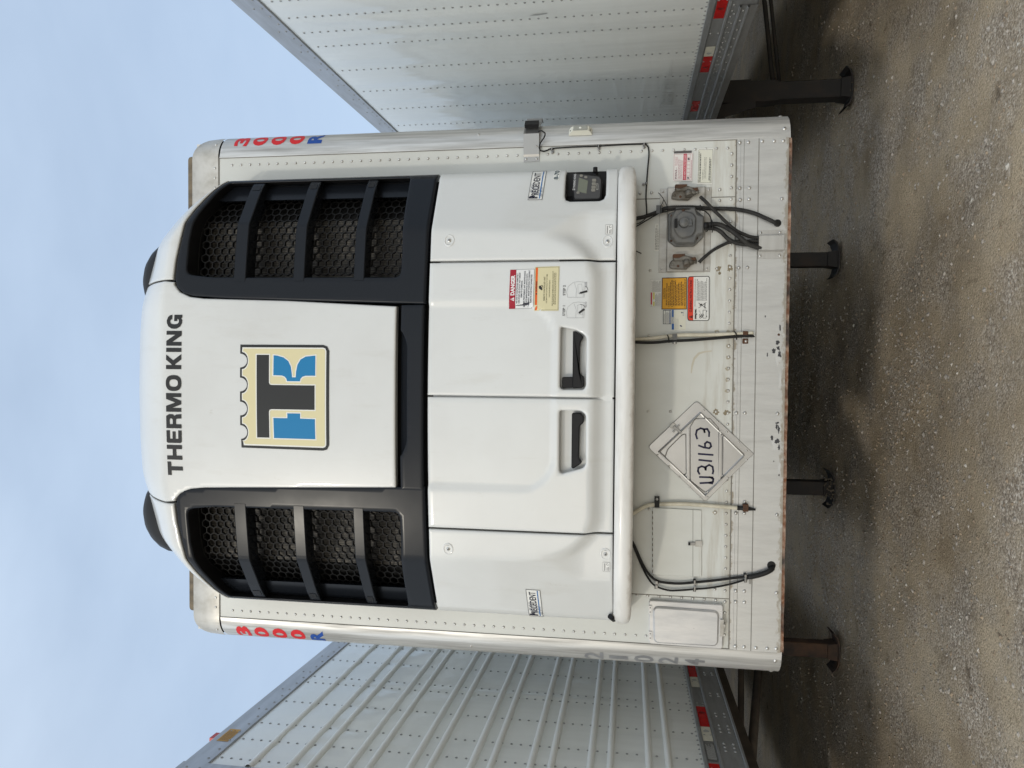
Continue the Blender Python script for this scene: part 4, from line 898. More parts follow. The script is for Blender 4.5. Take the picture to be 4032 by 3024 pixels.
b.build('hose_cover', [M_ALLOY, M_RIVET, M_DARK], T, 'hat shaped alloy cover over the hose bundle')
# conduits and cables in the middle and on the left
K4 = crop(2500, 1000, .42194)
smooth_hose('white_conduit', K4, [(-120, 812, .04), (-40, 802, .03), (60, 797, .022), (150, 790, .02), (300, 770, .018), (450, 757, .018), (650, 756, .018), (850, 750, .018), (1000, 744, .018), (1098, 738, .018)], .0092, M_CONDUIT, None, 'cream conduit pipe')
smooth_hose('black_cable', K4, [(-120, 812, .055), (-50, 820, .045), (60, 829, .035), (200, 827, .028), (320, 815, .026), (500, 807, .024), (700, 792, .024), (900, 775, .026), (1000, 768, .026), (1080, 767, .026)], .0066, M_RUBBER)
b = MB(); b.tube([pt(K4, 1075, 767, -.026), pt(K4, 1090, 768, -.026), pt(K4, 1113, 775, -.022)], [.0066, .0066, .0012], 0, 8); b.build('cable_end', M_RUBBER, T)
for a in ((312, 795), (937, 765)):
    smooth_hose('cable_tie', K4, [(a[0]-12, a[1]-38, .022), (a[0]-4, a[1]-20, .034), (a[0], a[1]+10, .036), (a[0]+4, a[1]+34, .024)], .0028, M_RUBBER)
b = MB(); c_ = pxz(K4, (345, 838), (390, 748)); b.box((c_[0][0], -.030, c_[1][1]), (c_[1][0], -.027, c_[0][1])); b.screw(pt(K4, 368, 830, -.03), (0, -1, 0), .005, 1, 2); b.build('pipe_clip', [M_SOCK, M_RIVET, M_DARK], T)
b = MB(); c_ = pxz(K4, (1000, 838), (1055, 790)); b.prism(rnd(rect(c_[0][0], c_[1][1], c_[1][0], c_[0][1]), .003, 2), -.010, -.006, 0, .001); c_ = pxz(K4, (1000, 765), (1048, 722)); b.prism(rnd(rect(c_[0][0], c_[1][1], c_[1][0], c_[0][1]), .003, 2), -.031, -.006, 0, .002); b.screw(pt(K4, 1033, 813, -.010), (0, -1, 0), .0065, 1, 2); b.build('pipe_clip', [M_RUSTD, M_RIVET, M_DARK], T, 'rusty pipe clip')
smooth_hose('white_conduit', F6, [(-130, 1040, .04), (-85, 1005, .035), (-20, 990, .025), (50, 950, .02), (110, 922, .018), (200, 908, .018), (400, 903, .018), (600, 912, .018), (800, 928, .018), (955, 940, .018)], .0095, M_CONDUIT, None, 'cream conduit pipe with a black taped end')
b = MB(); b.tube([pt(F6, 948, 940, -.018), pt(F6, 1050, 947, -.018), pt(F6, 1055, 949, -.018), pt(F6, 1100, 955, -.018), pt(F6, 1120, 957, -.018)], [.0100, .0100, .0090, .0052, .0045], 0, 10); b.build('taped_end', M_RUBBER, T)
b = MB(); c_ = pxz(F6, (181, 932), (228, 837)); b.box((c_[0][0], -.030, c_[0][1]-.003 if c_[0][1] < c_[1][1] else c_[1][1]), (c_[1][0], -.026, max(c_[0][1], c_[1][1]))); x0, x1 = sorted((c_[0][0], c_[1][0])); z0, z1 = sorted((c_[0][1], c_[1][1])); b = MB(); b.box((x0, -.0285, z0), (x1, -.004, z1)); b.screw(pt(F6, 204, 857, -.0285), (0, -1, 0), .006, 1, 2); b.build('pipe_clip', [M_RUBBER, M_RIVET, M_DARK], T)
b = MB(); c_ = pxz(F6, (1000, 972), (1052, 905)); x0, x1 = sorted((c_[0][0], c_[1][0])); z0, z1 = sorted((c_[0][1], c_[1][1])); b.prism(rnd(rect(x0, z0, x1, z1), .003, 2), -.030, -.006, 0, .003); b.screw(pt(F6, 1022, 890, -.010), (0, -1, 0), .0075, 1, 2); b.build('pipe_clip', [M_RUSTD, M_RIVET, M_DARK], T, 'rusty pipe clip on the taped conduit')
smooth_hose('black_cable', E8, [(-50, -210, .05), (-20, -170, .04), (20, -80, .03), (60, 15, .022), (120, 122, .018), (200, 195, .016), (300, 216, .016), (420, 222, .016), (550, 212, .016), (750, 192, .016), (900, 172, .018), (1060, 152, .02)], .0058, M_RUBBER)
smooth_hose('black_cable', E8, [(-55, -210, .05), (-25, -160, .04), (15, -60, .03), (55, 40, .022), (110, 150, .018), (180, 238, .016), (300, 283, .016), (400, 286, .016), (560, 274, .016), (700, 262, .016), (860, 232, .018), (980, 198, .02), (1060, 165, .022)], .0045, M_RUBBER)
smooth_hose('cable_sleeve', E8, [(1050, 157, .022), (1100, 150, .024), (1180, 128, .026), (1240, 102, .026), (1275, 82, .018), (1285, 72, -.008)], .0115, M_RUBBER)
for a, w in (((205, 205, 195, 255), 0), ((553, 195, 553, 280), 1), ((1022, 142, 1026, 195), 0)):
    b = MB(); p0 = pt(E8, a[0], a[1], -.016); p1 = pt(E8, a[2], a[3], -.016)
    for p_ in (p0, p1): b.cyl((p_[0], -.016, p_[2]+.006), (p_[0], -.016, p_[2]-.006), .0085, 1, 10)
    b.box((min(p0[0], p1[0])-.004, -.028, min(p0[2], p1[2])-.003), (max(p0[0], p1[0])+.004, -.024, max(p0[2], p1[2])+.003), 0)
    b.screw(((p0[0]+p1[0])/2, -.028, (p0[2]+p1[2])/2), (0, -1, 0), .0055, 0, 2)
    b.build('cable_clamp', [M_CHROME, M_RUBBER, M_DARK], T)
p = Vector(pt(E8, 1072, 195, -.012)); b = MB(); b.box((p.x-.016, -.014, p.z-.008), (p.x+.006, -.010, p.z+.006)); b.build('strap_tail', M_CHROME, T)
# sensor bracket, marker lamp and its cable on the right post
Q1 = crop(1900, 400, .42194); B5 = crop(1950, 500, .18083)
zt_ = P(2063, 560)[2]; zb_ = P(2124, 560)[2]
b = MB(); plan = [(1.095, -.003), (1.118, -.005), (1.128, -.009), (1.222, -.020), (1.262, .016), (1.285, .05), (1.302, .085), (1.330, .10), (1.332, .17)]
for (xa, ya), (xb, yb) in zip(plan, plan[1:]):
    b.quad((xa, ya, zb_), (xb, yb, zb_), (xb, yb, zt_), (xa, ya, zt_)); nx_, ny_ = yb-ya, xa-xb; ln = math.hypot(nx_, ny_); ox, oy = -nx_/ln*.003, -ny_/ln*.003
    b.quad((xa, ya, zt_), (xb, yb, zt_), (xb+ox, yb+oy, zt_), (xa+ox, ya+oy, zt_)); b.quad((xa+ox, ya+oy, zb_), (xb+ox, yb+oy, zb_), (xb, yb, zb_), (xa, ya, zb_)); b.quad((xb+ox, yb+oy, zb_), (xa+ox, ya+oy, zb_), (xa+ox, ya+oy, zt_), (xb+ox, yb+oy, zt_))
for s_ in (zb_+.012, zt_-.012): b.screw((1.108, -.0045, s_), (0, -1, 0), .0062, 1, 2)
b.screw((1.165, -.014, zb_+.012), (0, -1, 0), .005, 1, 2)
sb = b.build('sensor_bracket', [M_CHROME, M_RIVET, M_DARK], T, 'bright steel bracket wrapped over the corner post')
b = MB(); c0 = Vector((1.268, .012, (zt_+zb_)/2)); ax = Vector((.72, .69, 0)); nn = Vector((.69, -.72, 0)); up_ = Vector((0, 0, 1)); hz = (zt_-zb_)/2-.004
k = [c0+ax*u+nn*v+up_*w for w in (-hz, hz) for v in (0, .018) for u in (-.022, .016)]
i = b.add(k); [b.face([i+j for j in f]) for f in ((0, 1, 3, 2), (4, 6, 7, 5), (2, 3, 7, 6), (0, 4, 5, 1), (0, 2, 6, 4), (1, 5, 7, 3))]
b.build('sensor_box', M_SATIN, sb, 'black plastic sensor box')
def post_oriented(th, z, off): o_ = Vector(post(1, th, z, off)); return o_, Vector((math.cos(th), math.sin(th), 0)), Vector((math.sin(th), -math.cos(th), 0))
z0 = P(2331, 550)[2]; z1 = P(2239, 550)[2]; th = .52
o_, tx, nn = post_oriented(th, (z0+z1)/2, .0); hz = (z1-z0)/2
b = MB(); lay = [(.020, hz, 0), (.018, hz-.003, .008), (.0145, hz-.016, .024)]
rings = [b.add([o_+tx*sx*w+up_*sz*h+nn*d for sx, sz in ((-1, -1), (1, -1), (1, 1), (-1, 1))]) for w, h, d in lay]
for a, c in zip(rings, rings[1:]):
    for k in range(4): b.face((a+k, a+(k+1) % 4, c+(k+1) % 4, c+k))
b.face([rings[-1]+k for k in range(4)])
ml = b.build('marker_lamp', M_CREAM, T, 'cream side marker lamp with clear lens')
b = MB(); rings = [b.add([o_+tx*sx*w+up_*sz*h+nn*d for sx, sz in ((-1, -1), (1, -1), (1, 1), (-1, 1))]) for w, h, d in ((.0125, hz-.021, .0245), (.0115, hz-.023, .029))]
for k in range(4): b.face((rings[0]+k, rings[0]+(k+1) % 4, rings[1]+(k+1) % 4, rings[1]+k))
b.face([rings[1]+k for k in range(4)]); b.build('lens', M_LENS, ml)
b = MB(); b.dome(o_+nn*.0285, nn, .006, .004, 0, 10); b.build('bulb', ink((.8, .8, .75), .2), ml)
b = MB(); [b.cyl(o_+up_*sz*(hz-.010)+nn*.014-tx*.004, o_+up_*sz*(hz-.010)+nn*.017-tx*.004, .0035, 0, 8) for sz in (-1, 1)]; b.build('screw', M_DARK, ml)
smooth_hose('sensor_cable', Q1, [(525, 290, .02), (560, 290, .03), (590, 312, .03), (580, 350, .025), (548, 392, .022), (532, 440, .018), (545, 465, .012), (575, 470, .009), (610, 458, .008), (650, 443, .009), (850, 430, .009), (1080, 421, .009), (1300, 408, .009), (1480, 402, .009), (1525, 402, .010), (1545, 430, .008), (1552, 500, .008), (1540, 640, .008), (1530, 780, .008), (1525, 900, .008), (1530, 1000, .02), (1530, 1075, .04)], .0034, M_RUBBER, None, 'thin black cable clipped along the right corner')
for a in ((650, 448, 655, 478), (1084, 421, 1086, 448), (1508, 402, 1506, 432), (1528, 768, 1500, 775)):
    b = MB(); p0 = Vector(pt(Q1, a[0], a[1], -.009)); p1 = Vector(pt(Q1, a[2], a[3], -.006)); dx_ = Vector((0, 0, .006)) if a[0] != 1528 else Vector((0, 0, .005))
    b.cyl(p0-dx_, p0+dx_, .0064, 1, 10); b.cyl(p0-dx_*.5, p0+dx_*.5, .0069, 0, 10); b.box((min(p0.x, p1.x)-.002, -.008, min(p0.z, p1.z)-.005), (max(p0.x, p1.x)+.002, -.004, max(p0.z, p1.z)+.005), 0); b.screw(p1+Vector((0, -.002, 0)), (0, -1, 0), .0062, 0, 2); b.build('cable_clamp', [M_CHROME, M_RUBBER, M_DARK], T)

# ------------------------------------------------------------------ stickers on the front wall
def sticker(c, *q): return [(lambda p: (p[0], p[2]))(P(*c(a, bb), 0)) for a, bb in q]           # bl br tr tl
H6 = crop(2600, 500, .24111); J6 = crop(2550, 1050, .18083)
d = Decal(sticker(H6, (520, 885), (538, 420), (215, 432), (205, 885)), WALLY)
d.rect(0, 0, 1, 1, (.66, .64, .62)).up(); d.rect(.985, .08, 1.07, .98, (.09, .085, .085)); d.frame(.03, .03, .96, .97, .008, (.25, .03, .06))
d.text('FHWA -', .08, .80, .095, (.12, .02, .05), .40, 'l', .02).text('Periodical', .56, .855, .05, (.35, .04, .08), .30, 'l').text('Inspection', .56, .79, .05, (.35, .04, .08), .30, 'l')
d.lines(.08, .52, .92, .76, 4, (.42, .25, .27), .45, 5); d.rect(.03, .325, .97, .485, (.45, .012, .05)).up(); d.text('DATE INSPECTION WAS PERFORMED', .5, .36, .085, (.75, .70, .68), .88)
for k in range(7): d.frame(.05+k*.13, .14, .17+k*.13, .30, .006, (.45, .15, .18))
d.poly([(.09, .17), (.13, .19), (.15, .25), (.1, .27), (.07, .22)], (.06, .05, .07)); d.poly([(.75, .17), (.80, .18), (.82, .25), (.77, .28), (.73, .22)], (.06, .05, .07)); d.lines(.1, .05, .9, .11, 1, (.45, .25, .28), .5, 6)
d.done('inspection_sticker', T, 'white and red FHWA inspection sticker')
d = Decal(sticker(H6, (845, 935), (872, 352), (612, 355), (598, 935)), WALLY)
d.poly(rnd(rect(0, 0, 1, 1), .03, 3), (.68, .68, .64)).up(); d.poly(rnd(rect(.03, .05, .97, .96), .03, 3), (.05, .05, .05)).up().poly(rnd(rect(.038, .065, .962, .945), .03, 3), (.60, .60, .52)).up()
g_ = (.05, .055, .055)
d.text('MFD. BY UTILITY TRAILER MANUFACTURING CO.', .06, .865, .055, g_, .86, 'l', .015); d.lines(.06, .77, .93, .85, 1, g_, .7, 7); d.text('GVWR 68000 LB', .12, .62, .05, g_, .28, 'l'); d.text('TIRES: 295/75R22.5 G  RIMS 22.5X8.25', .15, .52, .05, g_, .60, 'l'); d.text('COLD INFLATION PRESSURE 110 PSI', .15, .43, .05, g_, .60, 'l')
d.lines(.10, .12, .78, .26, 2, g_, .6, 8); d.text('VIN', .05, .1, .07, g_, None, 'l')
d.done('maker_plate_sticker', T, 'cream manufacturer sticker with black print')
d = Decal(sticker(G, (228, 1395), (222, 1140), (190, 1140), (178, 1393)), WALLY); d.q = [d.q[0], d.q[1], d.q[2], d.q[3]]; d.rect(0, 0, 1, 1, (.66, .665, .62)).up().lines(.04, .1, .96, .92, 3, (.2, .2, .19), .5, 9); d.done('small_print_sticker', T)
d = Decal(sticker(J6, (300, 870), (303, 275), (58, 280), (52, 868)), WALLY)
d.rect(0, 0, 1, 1, (.64, .645, .62)).up(); d.rect(.07, .82, .52, .95, (.40, .04, .06)).rect(.02, .60, .18, .74, (.55, .52, .15)).rect(.26, .60, .52, .74, (.55, .52, .15)); d.frame(.0, .0, 1, 1, .006, (.35, .36, .35)); d.text('H', .03, .83, .11, (.08, .08, .08)); d.text('self-adhering technology', .55, .86, .05, (.2, .2, .2), .40, 'l'); d.lines(.03, .06, .5, .58, 5, (.25, .25, .24), .5, 10); d.lines(.54, .06, .97, .82, 8, (.25, .25, .24), .5, 11)
d.done('lubrication_sticker', T, 'small white sticker with red and yellow print')
d = Decal(sticker(J6, (852, 932), (860, 232), (312, 243), (303, 932)), WALLY); o_ = (.60, .30, .022); k_ = (.045, .025, .01)
d.rect(0, 0, 1, 1, (.05, .02, .015)).up().rect(.025, .03, .975, .97, o_).up()
d.text('CAUTION', .5, .87, .07, k_, .34, bold=.01).rect(.33, .855, .67, .862, k_); d.text('BEFORE TOWING THIS TRAILER', .48, .775, .055, k_, .70, bold=.02)
d.text('1. MAKE A VISUAL CHECK', .08, .69, .055, k_, .66, 'l', .02); d.lines(.12, .635, .95, .675, 1, k_, .6, 12); d.text('2. MAKE SURE YOU ARE COUPLED', .08, .565, .055, k_, .84, 'l', .02); d.lines(.12, .13, .95, .55, 7, k_, .52, 13); d.text('3. MAKE SURE FENDERS ARE BOLTED UP', .06, .055, .055, k_, .88, 'l', .02)
d.done('caution_sticker', T, 'orange CAUTION sticker with dense print')
d = Decal(sticker(J6, (1348, 1180), (1358, 205), (872, 215), (862, 1180)), WALLY)
d.poly(rnd(rect(0, 0, 1, 1), [.10, .10, .10, .10], 5), (.012, .012, .012)).up().poly(rnd(rect(.014, .028, .986, .972), .09, 5), (.68, .69, .67)); d.up().poly(rnd(rect(.014, .735, .986, .972), [0, 0, .09, .09], 5), (.62, .045, .022)).up()
d.text('CLEANING INSTRUCTIONS', .555, .80, .105, (.10, .008, .008), .72, bold=.035); d.poly([(.05, .76), (.125, .76), (.0875, .94)], (.02, .012, .012)); d.up().text('!', .0875, .78, .08, (.62, .045, .022), None, 'c', .02)
d.text('sapa:', .04, .60, .095, (.012, .012, .013), .23, 'l', .04); d.text('SAPA EXTRUSIONS NORTH AMERICA RECOMMENDATIONS', .32, .64, .042, (.15, .15, .15), .62, 'l')
d.lines(.45, .12, .95, .60, 8, (.2, .2, .2), .45, 14); d.rect(.06, .055, .93, .07, (.3, .3, .3))
s_ = .0016; d.stroke([(.06, .16), (.24, .16), (.24, .30), (.06, .30)], s_, BLACK, True); [d.stroke([(.10+.022*math.cos(t_/2)+u, .36+.05*math.sin(t_/2)+v) for t_ in range(13)], s_, BLACK) for u, v in ((0, 0), (.03, -.04), (-.02, .05), (.03, .05))]; d.poly([(.19, .40), (.235, .46), (.225, .50), (.18, .44)], (.5, .5, .5)); d.poly([(.09, .12), (.11, .12), (.11, .15), (.09, .15)], BLACK); d.poly([(.205, .12), (.225, .12), (.225, .15), (.205, .15)], BLACK)
d.stroke([(.28, .16), (.40, .50)], s_*1.3, BLACK); d.stroke([(.29, .50), (.41, .16)], s_*1.3, BLACK); d.poly([(.28, .20), (.40, .20), (.40, .235), (.28, .235)], BLACK); d.poly([(.33, .44), (.37, .33), (.385, .36), (.36, .46)], BLACK)
d.done('cleaning_sticker', T, 'red and white CLEANING INSTRUCTIONS sticker')
d = Decal(sticker(J6, (512, 1252), (512, 948), (335, 948), (333, 1252)), WALLY); d.rect(0, 0, 1, 1, (.05, .055, .06)).up().rect(.04, .72, .96, .93, (.60, .61, .58)).rect(.04, .26, .96, .68, (.60, .61, .58)).rect(.04, .06, .96, .2, (.50, .53, .6)).up().lines(.08, .75, .92, .9, 2, (.2, .2, .2), .5, 15).lines(.1, .3, .9, .64, 3, (.2, .2, .2), .5, 16).lines(.08, .08, .92, .18, 1, (.15, .2, .35), .6, 17); d.done('bordered_sticker', T, 'small black bordered data sticker')
d = Decal(sticker(J6, (828, 1372), (825, 942), (530, 942), (525, 1372)), WALLY); d.poly([(0, 0), (.6, -.01), (.9, .06), (1, .2), (1, 1), (0, 1)], (.60, .60, .52)).up(); d.rect(0, .845, .30, 1, (.02, .10, .32)).rect(.64, .87, 1, 1, (.02, .10, .32)).text('NOTICE', .47, .875, .095, (.10, .14, .25), .32, bold=.02); d.lines(.03, .50, .65, .82, 5, (.45, .45, .42), .45, 18); d.poly([(.14, .25), (.22, .30), (.23, .40), (.2, .43), (.15, .36)], (.03, .04, .12)); d.poly([(.82, .25), (.88, .20), (.9, .3), (.85, .34)], (.06, .08, .12)); d.text('21 AR', .70, .12, .08, (.05, .08, .2), .2, 'l'); d.done('notice_sticker', T, 'torn blue and cream NOTICE sticker')

# ================================================================== THE REFRIGERATION UNIT
KU = root('refrigeration_unit', 'white refrigeration unit with black honeycomb grilles mounted high on the trailer front', 'refrigeration unit', (0, -.2, 1.78))
def smin(a, b, k):
    h = np.clip(.5+.5*(b-a)/k, 0, 1); return b*(1-h)+a*h-k*h*(1-h)
_tx = np.linspace(0, 1.3, 1301)
_tz = np.interp(_tx, [0, .25, .41, .51, .71, .84, .92, 1.03, 1.3], [4.16, 4.155, 4.143, 4.108, 4.05, 3.935, 3.83, 3.66, 3.1])
_tz = np.convolve(np.pad(_tz, 40, mode='edge'), np.ones(81)/81, 'valid')
def ztop(x): return np.interp(np.abs(x), _tx, _tz)
def sstep(t): t = np.clip(t, 0, 1); return t*t*(3-2*t)
def rrect_d(x, z, hx, z0, r):
    qx = x-hx+r; qz = (z0-z)+r
    return np.where((qx > 0) & (qz > 0), np.hypot(np.maximum(qx, 0), np.maximum(qz, 0))-r, np.maximum(qx, qz)-r)
XE = 1.010                                                                  # half width, where the side wall drops back
def XC(z): return .712+.04*(z-2.66)
def D(x, z):
    """how far the shell stands off the wall at (x, z)"""
    x = np.abs(np.asarray(x, float)); z = np.asarray(z, float)
    front = .425-.11*np.minimum(x, .8)**2
    xc = XC(z); side = .372-(x-xc)*(.172/(XE-xc)) - .55*np.maximum(x-.968, 0)**2/.042
    t = np.maximum(z-ztop(x)+.275, 0); top = .425-(.36*t+1.6*t*t)
    q = rrect_d(x, z, xc-.03, 1.954, .17); front = front-.04*sstep((q+.01)/.06)*sstep((2.20-z)/.22)
    q = rrect_d(x, z, .40, 2.107, .15); front = front-.009*sstep(-q/.011)*(z < 2.66)
    d = smin(smin(front, side, .005), top, .010)
    return np.maximum(d, .02)
def Dy(x, z): return -float(D(x, z))
def US(x, y):
    d = ray(x, y); Ys = np.linspace(-.6, 0, 601); t = (Ys-CAMPOS[1])/d[1]; pts = CAMPOS+t[:, None]*d
    f = pts[:, 1]+D(pts[:, 0], pts[:, 2]); i = max(int(np.argmax(f > 0)), 1); w = -f[i-1]/(f[i]-f[i-1]); p = pts[i-1]+(pts[i]-pts[i-1])*w
    return (p[0], p[2])
def shell(name, parent, mats, outer, holes=(), off=0.0, rim=.03, r=.006, grid=.016, rimy=None, hrim=None, label=None, depth=None, hr=None):
    """sheet following the unit's surface inside an outline, with rounded edges and a returned rim"""
    outer = resample(ccw(outer), grid*.7); holes = [resample(ccw(h)[::-1], grid*.7) for h in holes]; loops = [outer]+holes
    dep = depth or D
    pts = []; edges = []
    for lp in loops:
        b0 = len(pts); n = len(lp); pts += lp; edges += [(b0+i, b0+(i+1) % n) for i in range(n)]
    ext = []
    if r > 0:
        for lp in loops:
            for k in (.3, 1.0): ext += inset(lp, r*k)
    A = np.array(outer); x0, z0 = A.min(0); x1, z1 = A.max(0)
    gx, gz = np.meshgrid(np.arange(x0, x1, grid), np.arange(z0, z1, grid)); ext += list(map(tuple, np.stack([gx.ravel(), gz.ravel()], -1)))
    E_ = np.array(ext); ok = inside(outer, E_)
    for h in holes: ok &= ~inside(h, E_)
    dd = bdist(loops, E_); ng = gx.size; lim = np.full(len(E_), r*.25); lim[-ng:] = max(r*1.5, grid*.4); ok &= dd > lim
    pts += [tuple(p) for p in E_[ok]]
    V, _, F, *_r = delaunay_2d_cdt([Vector(p) for p in pts], edges, [], 0, 1e-7)
    V = np.array([tuple(v) for v in V]); F = [tuple(f) for f in F]
    C = np.array([V[list(f)].mean(0) for f in F]); ok = inside(outer, C)
    for h in holes: ok &= ~inside(h, C)
    def drop(p):
        if r <= 0: return np.zeros(len(p))
        d = np.minimum(bdist(loops, p), r); return r-np.sqrt(np.maximum(r*r-(r-d)**2, 0))
    def lift(p, rr=True): p = np.asarray(p); y = -(dep(p[:, 0], p[:, 1])+off)+(drop(p) if rr else r); return y
    mb = MB(); y = lift(V); base = mb.add(np.stack([V[:, 0], y, V[:, 1]], -1))
    for f, k in zip(F, ok):
        if not k: continue
        a, b_, c = V[f[0]], V[f[1]], V[f[2]]
        f = f if (b_[0]-a[0])*(c[1]-a[1])-(b_[1]-a[1])*(c[0]-a[0]) > 0 else f[::-1]
        mb.face([base+i for i in f], 0, True)
    for li, lp in enumerate(loops):
        p = np.array(lp); y = lift(p); n = len(p); ry = rimy if (li == 0 and rimy is not None) else None; rm = rim if li == 0 else (hrim if hrim is not None else rim)
        a = mb.add(np.stack([p[:, 0], y, p[:, 1]], -1)); b_ = mb.add(np.stack([p[:, 0], np.full(n, ry) if ry is not None else y+rm, p[:, 1]], -1))
        for i in range(n): j = (i+1) % n; mb.face((a+i, b_+i, b_+j, a+j), 1 if (li and isinstance(mats, list) and len(mats) > 1) else 0, False)
    o = mb.build(name, mats, parent, label)
    return o
def mir(p): return [(-x, z) for x, z in p]
EX = 1.003
# dark inner body that closes every joint
b = MB(); K = 48; xs = np.linspace(-.973, .973, K); zz = np.linspace(1.83, 4.12, 60)
keep = lambda x, z: z < ztop(x)-.03
gi = {}
for i, x in enumerate(xs):
    for j, z in enumerate(zz):
        zc_ = min(z, float(ztop(x))-.035); yv = -max(float(D(x, zc_))-.075, .02)
        if 2.72 < z < 3.88 and .40 < abs(x): yv = min(0, yv+.16)
        gi[i, j] = b.add([(x, yv, zc_)])
for i in range(K-1):
    for j in range(59): b.face((gi[i, j], gi[i+1, j], gi[i+1, j+1], gi[i, j+1]), 0)
for S in (-1, 1): b.quad((S*.973, -.17, 1.83), (S*.973, 0, 1.83), (S*.973, 0, 3.72), (S*.973, -.17, 3.72))
b.build('inner_body', M_DARK, KU)
b = MB()
for x in np.linspace(-.99, .96, 40):
    x1 = x+.05; a = [(q, -max(float(D(q, float(ztop(q))))*.9, .0), float(ztop(q))-.004) for q in (x, x1)]
    b.quad(a[0], a[1], (x1, 0, float(ztop(x1))+.05), (x, 0, float(ztop(x))+.05))
b.build('top_cover', M_SHELL, KU)
# hood
hx = [(-.402, 2.800), (.385, 2.800), (.412, 3.30), (.424, 3.70), (.432, 3.770), (.455, 3.822), (.488, 3.850), (.500, 3.850), (.505, 3.90)]
def toppts(x0, x1, n=14): return [(x, float(ztop(x))+.012) for x in np.linspace(x0, x1, n)]
left = [(-.505, 3.90), (-.500, 3.850), (-.490, 3.850), (-.462, 3.822), (-.440, 3.770), (-.432, 3.70), (-.420, 3.30)]
hood = shell('hood', KU, [M_SHELL], hx+toppts(.500, -.500)+left, (), 0, .03, .006)
# corner caps above the grilles
capR = [(.512, 3.858), (.60, 3.853), (.70, 3.838), (.77, 3.826), (.84, 3.806), (.90, 3.778), (.945, 3.752), (.985, 3.718)]
outc = [(x, float(ztop(x))+.012) for x in np.linspace(1.006, .512, 16)]
for S in (1, -1):
    p = capR+[(1.003, 3.70)]+outc
    shell('corner_cap', KU, [M_SHELL], p if S > 0 else mir(p), (), 0, .03, .006)
    b = MB(); c_ = P(640, 1112 if S > 0 else 2008, -.10); n_ = 20; rr = []
    for u in range(7):
        a = u/6*math.pi/2; rr.append(b.add([(c_[0]+.235*math.cos(a)*math.cos(6.2832*k/n_)*.9, -.10-.02*math.sin(a)+.1*math.cos(a)*math.sin(6.2832*k/n_), c_[2]-.10+.182*math.sin(a)) for k in range(n_)]))
    for u in range(6):
        for k in range(n_): b.face((rr[u]+k, rr[u]+(k+1) % n_, rr[u+1]+(k+1) % n_, rr[u+1]+k), 0, True)
    b.build('fan_shroud', M_SATIN, KU)
# grilles
frR = [(.395, 2.672), (.61, 2.670), (.715, 2.670), (1.003, 2.672), (1.003, 3.690), (.983, 3.710), (.945, 3.742), (.895, 3.770), (.84, 3.797), (.77, 3.817), (.70, 3.829), (.60, 3.844), (.515, 3.848), (.478, 3.836), (.448, 3.802), (.436, 3.755), (.424, 3.58), (.408, 3.10)]
opR = rnd([(.512, 2.787), (.62, 2.784), (.728, 2.788), (.83, 2.795), (.984, 2.798), (.984, 3.680), (.94, 3.720), (.83, 3.768), (.747, 3.783), (.69, 3.790), (.535, 3.793), (.520, 3.66)], [.03, 0, 0, 0, .01, .01, .02, .02, 0, 0, .03, 0], 4)
def hexes(clip, w=.0366):
    """edges of a honeycomb inside an outline"""
    h = w*2/math.sqrt(3); es = {}
    A = np.array(clip); x0, z0 = A.min(0); x1, z1 = A.max(0); i = 0; x = x0-.02
    while x < x1+.05:
        z = z0-.02+(w/2 if i % 2 else 0)
        while z < z1+.05:
            vs = [(x+h/2*math.cos(a), z+h/2*math.sin(a)) for a in [math.pi/3*k for k in range(6)]]
            for k in range(6):
                a, c = vs[k], vs[(k+1) % 6]; key = tuple(sorted(((round(a[0], 4), round(a[1], 4)), (round(c[0], 4), round(c[1], 4))))); es[key] = (a, c)
            z += w
        x += h*.75; i += 1
    E_ = list(es.values()); a = np.array([e[0] for e in E_]); c = np.array([e[1] for e in E_]); ok = inside(clip, a) & inside(clip, c)
    return [e for e, k in zip(E_, ok) if k]
DL = lambda x, z: np.asarray(D(x, z))-.082-.15*np.maximum(np.abs(x)-.80, 0)
scr_out = rnd([(.512, 2.785), (.915, 2.795), (.915, 3.70), (.83, 3.768), (.747, 3.783), (.69, 3.79), (.53, 3.79)], .02, 3)
HEX = hexes(scr_out)
